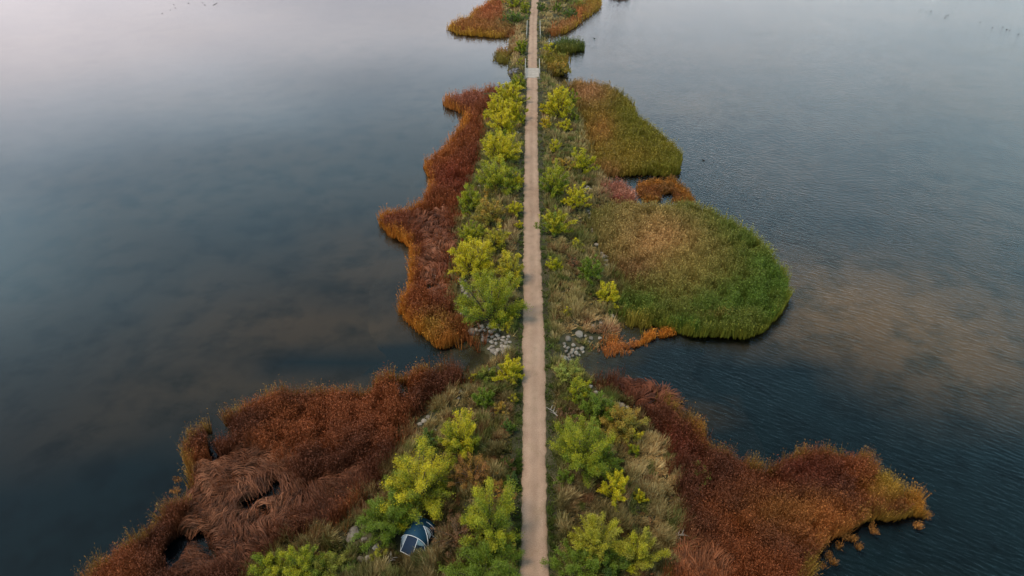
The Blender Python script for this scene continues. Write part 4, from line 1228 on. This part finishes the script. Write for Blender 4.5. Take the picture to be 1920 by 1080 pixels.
ns, na = 14, 16
V = np.zeros((ns, na + 1, 3))
for i in range(ns):
    s = SB * i / (ns - 1)
    hw, ht = t_sec(s)
    k = min(1.0, 0.10 + (i / 2.2)) if i < 3 else 1.0
    for j in range(na + 1):
        a = math.pi * j / na
        V[i, j] = (s - 0.25 * (1 - k) * 0 - (0.18 * math.sin(a) if i == 0 else 0) * 0, hw * math.cos(a) * (0.55 + 0.45 * k), ht * math.sin(a) ** 0.9 * k)
obj('cabin_cloth', grid_mesh('cabin_cloth', V[:, :, 0], V[:, :, 1], V[:, :, 2]), M_NAVY, tent)
end = MB(); end.poly([tuple(V[0, j]) for j in range(na + 1)]); end.build('back_panel', M_NAVY2, tent)


def arch(s, name, r=0.028, a0=0, a1=math.pi, lift=0.02):
    hw, ht = t_sec(s)
    pts = []
    for j in range(21):
        a = a0 + (a1 - a0) * j / 20
        pts.append((s, (hw + lift) * math.cos(a), (ht + lift) * abs(math.sin(a)) ** 0.9))
    return MB().tube(pts, r, 5).build(name, M_PIPE, tent)


arch(SB, 'pole_sleeve', 0.028)
arch(SB * 0.30, 'pole_sleeve', 0.022, math.pi * 0.0, math.pi * 0.40)
arch(SB * 0.12, 'pole_sleeve', 0.020, math.pi * 0.62, math.pi)
hw, ht = t_sec(SB)
PF = TL                                                          # porch: sloping front panel and side windows
T1, T2 = (SB + 0.03, 0.46, ht * 0.93), (SB + 0.03, -0.55, ht * 0.90)
B1, B2 = (PF, 0.42, 0.02), (PF - 0.12, -0.72, 0.02)
S1, S2 = (SB + 0.42, hw * 1.12, 0.02), (SB + 0.03, -hw * 1.02, 0.02)
pf = MB(); pf.poly([T1, T2, B2, B1]); front = pf.build('porch_panel', M_NAVY2, tent)
A1 = (SB + 0.02, hw * 0.86, ht * 0.52); A2 = (SB + 0.02, -hw * 0.90, ht * 0.48)
w1 = MB(); w1.poly([T1, B1, (PF * 0.5 + S1[0] * 0.5, B1[1] * 0.5 + S1[1] * 0.5, 0.02), S1, A1]); sidew = w1.build('porch_side', M_NAVY2, tent)
w1 = MB(); w1.poly([(T1[0] + .02, T1[1] + .03, T1[2]), tuple((np.array(T1) * .68 + np.array(B1) * .32) + (0.02, 0.03, 0.02)), tuple(np.array(A1) * .75 + np.array(S1) * .25 + (0.03, 0.03, 0.02)), (A1[0] + .03, A1[1] + .03, A1[2] + .02)])
w1.build('window', M_WINDOW, sidew)
w2 = MB(); w2.poly([T2, A2, S2, B2]); sidel = w2.build('porch_side', M_NAVY2, tent)
w2 = MB(); w2.poly([(T2[0] + .02, T2[1] - .02, T2[2] + .01), (A2[0] + .02, A2[1] - .03, A2[2] + .01), tuple(np.array(A2) * .4 + np.array(S2) * .6 + (0.04, -0.02, 0.02)), tuple(np.array(T2) * .35 + np.array(B2) * .65 + (0.02, -0.03, 0.02))])
w2.build('window', M_MESH, sidel)
for a_, b_ in ((T1, B1), (T2, B2), (B1, B2), (B1, S1), (B2, S2), (A1, S1)):
    MB().tube([a_, b_], 0.026, 5).build('piping', M_PIPE, tent)
# the side door towards the path: a dark sheet paints the shade inside, white inner tent over it


def skin(s, a, off=0.03):
    hw_, ht_ = t_sec(s)
    return (s, (hw_ + off) * math.cos(a), (ht_ + off) * math.sin(a) ** 0.9)


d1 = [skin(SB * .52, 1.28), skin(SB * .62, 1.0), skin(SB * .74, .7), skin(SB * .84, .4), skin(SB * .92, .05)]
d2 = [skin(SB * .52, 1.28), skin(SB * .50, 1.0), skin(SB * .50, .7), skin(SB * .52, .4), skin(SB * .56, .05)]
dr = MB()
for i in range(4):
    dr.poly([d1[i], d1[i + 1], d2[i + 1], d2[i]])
doorway_shade = dr.build('doorway_shade', M_DOORWAY_SHADE, tent)
dm = MB()
q1 = [tuple(np.array(a) * .75 + np.array(b) * .25 + np.array((0, .02, .015))) for a, b in zip(d1, d2)][:4]
q2 = [tuple(np.array(a) * .2 + np.array(b) * .8 + np.array((0, .02, .015))) for a, b in zip(d1, d2)][:4]
for i in range(3):
    dm.poly([q1[i], q1[i + 1], q2[i + 1], q2[i]])
dm.build('inner_mesh', M_MESH, doorway_shade)
MB().tube(d1 + [S1], 0.032, 5).build('door_piping', M_PIPE, doorway_shade)
MB().tube(d2, 0.016, 5).build('door_piping', M_PIPE, doorway_shade)
for a_, b_ in (((0.1, 0.6, 0.4), (-0.9, 1.3, 0.0)), ((0.1, -0.6, 0.4), (-0.9, -1.3, 0.0)), ((SB * .6, hw, 0.6), (SB * .6, hw + 1.0, 0.0)), ((SB * .6, -hw, 0.6), (SB * .6, -hw - 1.0, 0.0))):
    MB().tube([a_, b_], 0.006, 4).build('guy_line', M_PIPE, tent)

# ------------------------------------------------------------------ footbridge and far railings
M_CONC = plain_mat('pale_concrete', (0.42, 0.355, 0.295), 0.85, 0.2, 0.22, 1.2, 0.2)
M_RAIL = plain_mat('weathered_rail_wood', (0.42, 0.38, 0.31), 0.8, 0.2, 0.3, 4)
ea0, eb0 = path_edges(BR_MID)
bc = (ea0 + eb0) / 2
bw = float(eb0 - ea0) + 0.55
fb = empty('footbridge', (float(bc), BR_MID, PATH_Z))
tag(fb, 'short pale concrete footbridge slab with railings on both sides of the path', 'footbridge')
BL = BRIDGE_Y1 - BRIDGE_Y0
for k in range(4):                                               # the deck is cast in four slabs
    MB().box((0, -BL / 2 + BL / 8 + k * BL / 4, -0.04), (bw, BL / 4 - 0.03, 0.24)).build('deck_slab', M_CONC, fb)
for sy in (-1, 1):
    MB().box((0, sy * (BL / 2 + 0.16), -0.75), (bw + 0.6, 0.28, 1.5)).build('abutment', M_CONC, fb)
for sx_ in (-1, 1):
    X = sx_ * (bw / 2 + 0.12)
    y0, y1 = -BL / 2 - 0.2, BL / 2 + 4.2
    r_ = MB()
    r_.box((X, (y0 + y1) / 2, 1.08), (0.13, y1 - y0, 0.09))
    rail = r_.build('railing', M_RAIL, fb)
    MB().box((X, (y0 + y1) / 2, 0.6), (0.08, y1 - y0, 0.08)).build('rail', M_RAIL, rail)
    for k in range(6):
        MB().box((X, y0 + 0.06 + (y1 - y0 - 0.12) * k / 5, 0.38), (0.13, 0.13, 1.3)).build('post', M_RAIL, rail)


def far_railing(px, ytop, ybot, label):
    p0 = ground(px[0], ybot, PATH_Z + 0.5); p1 = ground(px[1], ytop, PATH_Z + 1.0)
    L = float(np.hypot(p1[0] - p0[0], p1[1] - p0[1]))
    z = PATH_Z - 0.15
    e_ = empty('railing', (p0[0], p0[1], z), math.atan2(p1[1] - p0[1], p1[0] - p0[0]) - math.pi / 2)
    tag(e_, label, 'railing', 'far railings')
    MB().box((0, L / 2, 1.12), (0.15, L, 0.10)).build('rail', M_RAIL, e_)
    MB().box((0, L / 2, 0.66), (0.09, L, 0.09)).build('rail', M_RAIL, e_)
    for k in range(7):
        MB().box((0, 0.06 + (L - 0.12) * k / 6, 0.5), (0.14, 0.14, 1.36)).build('post', M_RAIL, e_)


far_railing((987.5, 988.5), 38, 68, 'pale railing on the left path edge of the far land')
far_railing((1013, 1012.5), 38, 68, 'pale railing on the right path edge of the far land')

# ------------------------------------------------------------------ dead branches and drift wood
M_DEAD = plain_mat('bleached_wood', (0.42, 0.36, 0.30), 0.85, 0.2, 0.3)


def dead_branch(px, py, L, az, label):
    P = ground(px, py, 0.4)
    z = max(float(gz(P[0], P[1])), 0) + 0.35
    t = MB(); r_ = random.Random(int(px))
    pts = [(0, 0, 0)]
    for k in range(4):
        pts.append((pts[-1][0] + L / 4, pts[-1][1] + r_.uniform(-.12, .12) * L, 0.12 * math.sin(k)))
    t.tube(pts, [0.06, 0.05, 0.045, 0.03, 0.015], 5)
    for k in (1, 2, 3):
        for sg in (-1, 1):
            q = pts[k]
            t.tube([q, (q[0] + L * .2, q[1] + sg * L * r_.uniform(.12, .28), q[2] + .2), (q[0] + L * .34, q[1] + sg * L * r_.uniform(.2, .4), q[2] + .1)], [0.03, 0.022, 0.01], 4)
    o = t.build('dead_branch', M_DEAD)
    o.location = (P[0], P[1], z); o.rotation_euler = (0, 0, az)
    tag(o, label, 'branch', 'bleached dead branches')


dead_branch(1258, 1012, 1.3, 0.3, 'bleached forked branch in the dry grass at the bottom right')
dead_branch(828, 524, 1.6, 2.8, 'pale dead branch at the inner edge of the rust and orange reeds')
dead_branch(1045, 800, 1.3, 2.0, 'grey twig at the right path edge above the largest bright green bush')
dead_branch(720, 1076, 1.2, 0.9, 'grey stick at the bottom edge below the tent')

# ------------------------------------------------------------------ waterbirds
M_BIRD = plain_mat('dark_plumage', (0.03, 0.026, 0.024), 0.6, 0.3)


def bird_mesh():
    # hull, tail, neck and head as one loft
    rings = [(-0.34, 0.10, 0.015, 0.015), (-0.24, 0.09, 0.07, 0.05), (-0.08, 0.09, 0.13, 0.10), (0.08, 0.09, 0.12, 0.10), (0.19, 0.12, 0.07, 0.08), (0.23, 0.20, 0.04, 0.05),
             (0.25, 0.27, 0.04, 0.04), (0.30, 0.30, 0.045, 0.042), (0.36, 0.29, 0.02, 0.016), (0.41, 0.28, 0.012, 0.006)]
    v, f = [], []
    n = 8
    for x, z, ry, rz in rings:
        for k in range(n):
            a = 2 * math.pi * k / n
            v.append((x, ry * math.cos(a), z + rz * math.sin(a)))
    for i in range(len(rings) - 1):
        for k in range(n):
            f.append((i * n + k, i * n + (k + 1) % n, (i + 1) * n + (k + 1) % n, (i + 1) * n + k))
    f.append(tuple(range(n))[::-1]); f.append(tuple((len(rings) - 1) * n + k for k in range(n)))
    me = bpy.data.meshes.new('waterbird'); me.from_pydata(v, [], f); me.update()
    me.polygons.foreach_set('use_smooth', np.ones(len(f), bool))
    me.materials.append(M_BIRD)
    return me


BM = bird_mesh()
left_b = [(304, 25), (319, 18.5), (325.5, 8.3), (328.5, 14.6), (353, 5.5), (379.5, 4.8), (384, 9), (400, 8.8), (403, 7.8), (405.5, 6)]
right_b = [(1726, 18.3), (1746, 20), (1774, 29), (1778.5, 27.6), (1772, 33.5), (1838, 41), (1861, 51.5), (1881, 50), (1888, 55), (1893.5, 56.5), (1910, 63.5)]
mid_b = [(1319, 300), (1114, 71.5)]
for lst, lab, grp in ((left_b, 'tiny dark waterbird afloat in the flock at the upper left', 'flock at the upper left'),
                      (right_b, 'tiny dark waterbird afloat in the flock at the upper right', 'flock at the upper right')):
    for (x, y) in lst:
        o = bpy.data.objects.new('waterbird', BM); COL.objects.link(o)
        p = ground(x, y, 0.1)
        o.location = (p[0], p[1], -0.03); o.rotation_euler = (0, 0, random.uniform(-0.6, 0.6)); k = random.uniform(0.6, 0.85); o.scale = (k, k, k)
        tag(o, lab, 'bird', grp)
for (x, y), lab in zip(mid_b, ('lone dark waterbird off the olive reed bed', 'lone dark waterbird off the pointed green reed patch')):
    o = bpy.data.objects.new('waterbird', BM); COL.objects.link(o)
    p = ground(x, y, 0.1)
    o.location = (p[0], p[1], -0.03); o.rotation_euler = (0, 0, random.uniform(0, 6))
    tag(o, lab, 'bird')

# ------------------------------------------------------------------ say which one of each look-alike set
ORD = 'first second third fourth fifth sixth seventh eighth ninth tenth eleventh twelfth'.split()
sets = {}
for o in bpy.data.objects:
    if o.parent is None and o.get('group') and o.get('label'):
        sets.setdefault(o['label'], []).append(o)
for lab, os_ in sets.items():
    if len(os_) < 2:
        continue
    xy = {o.name: survey(np.array(o.location) if o.get('kind') != 'stuff' else np.array(o.data.vertices[0].co)) for o in os_}
    os_.sort(key=lambda o: xy[o.name][0])
    if len(os_) <= 12:
        for i, o in enumerate(os_):
            o['label'] = lab + ', ' + (ORD[i] + ' from the left')
    else:
        top = min(os_, key=lambda o: xy[o.name][1]); bot = max(os_, key=lambda o: xy[o.name][1])
        size = sorted(os_, key=lambda o: -o.scale[0] / xy[o.name][2])
        done = set()
        for o, wd in ((size[0], 'largest '), (top, 'topmost '), (bot, 'lowest '), (os_[0], 'leftmost '), (os_[-1], 'rightmost '), (size[-1], 'smallest ')):
            if o.name not in done:
                done.add(o.name)
                o['label'] = wd + lab
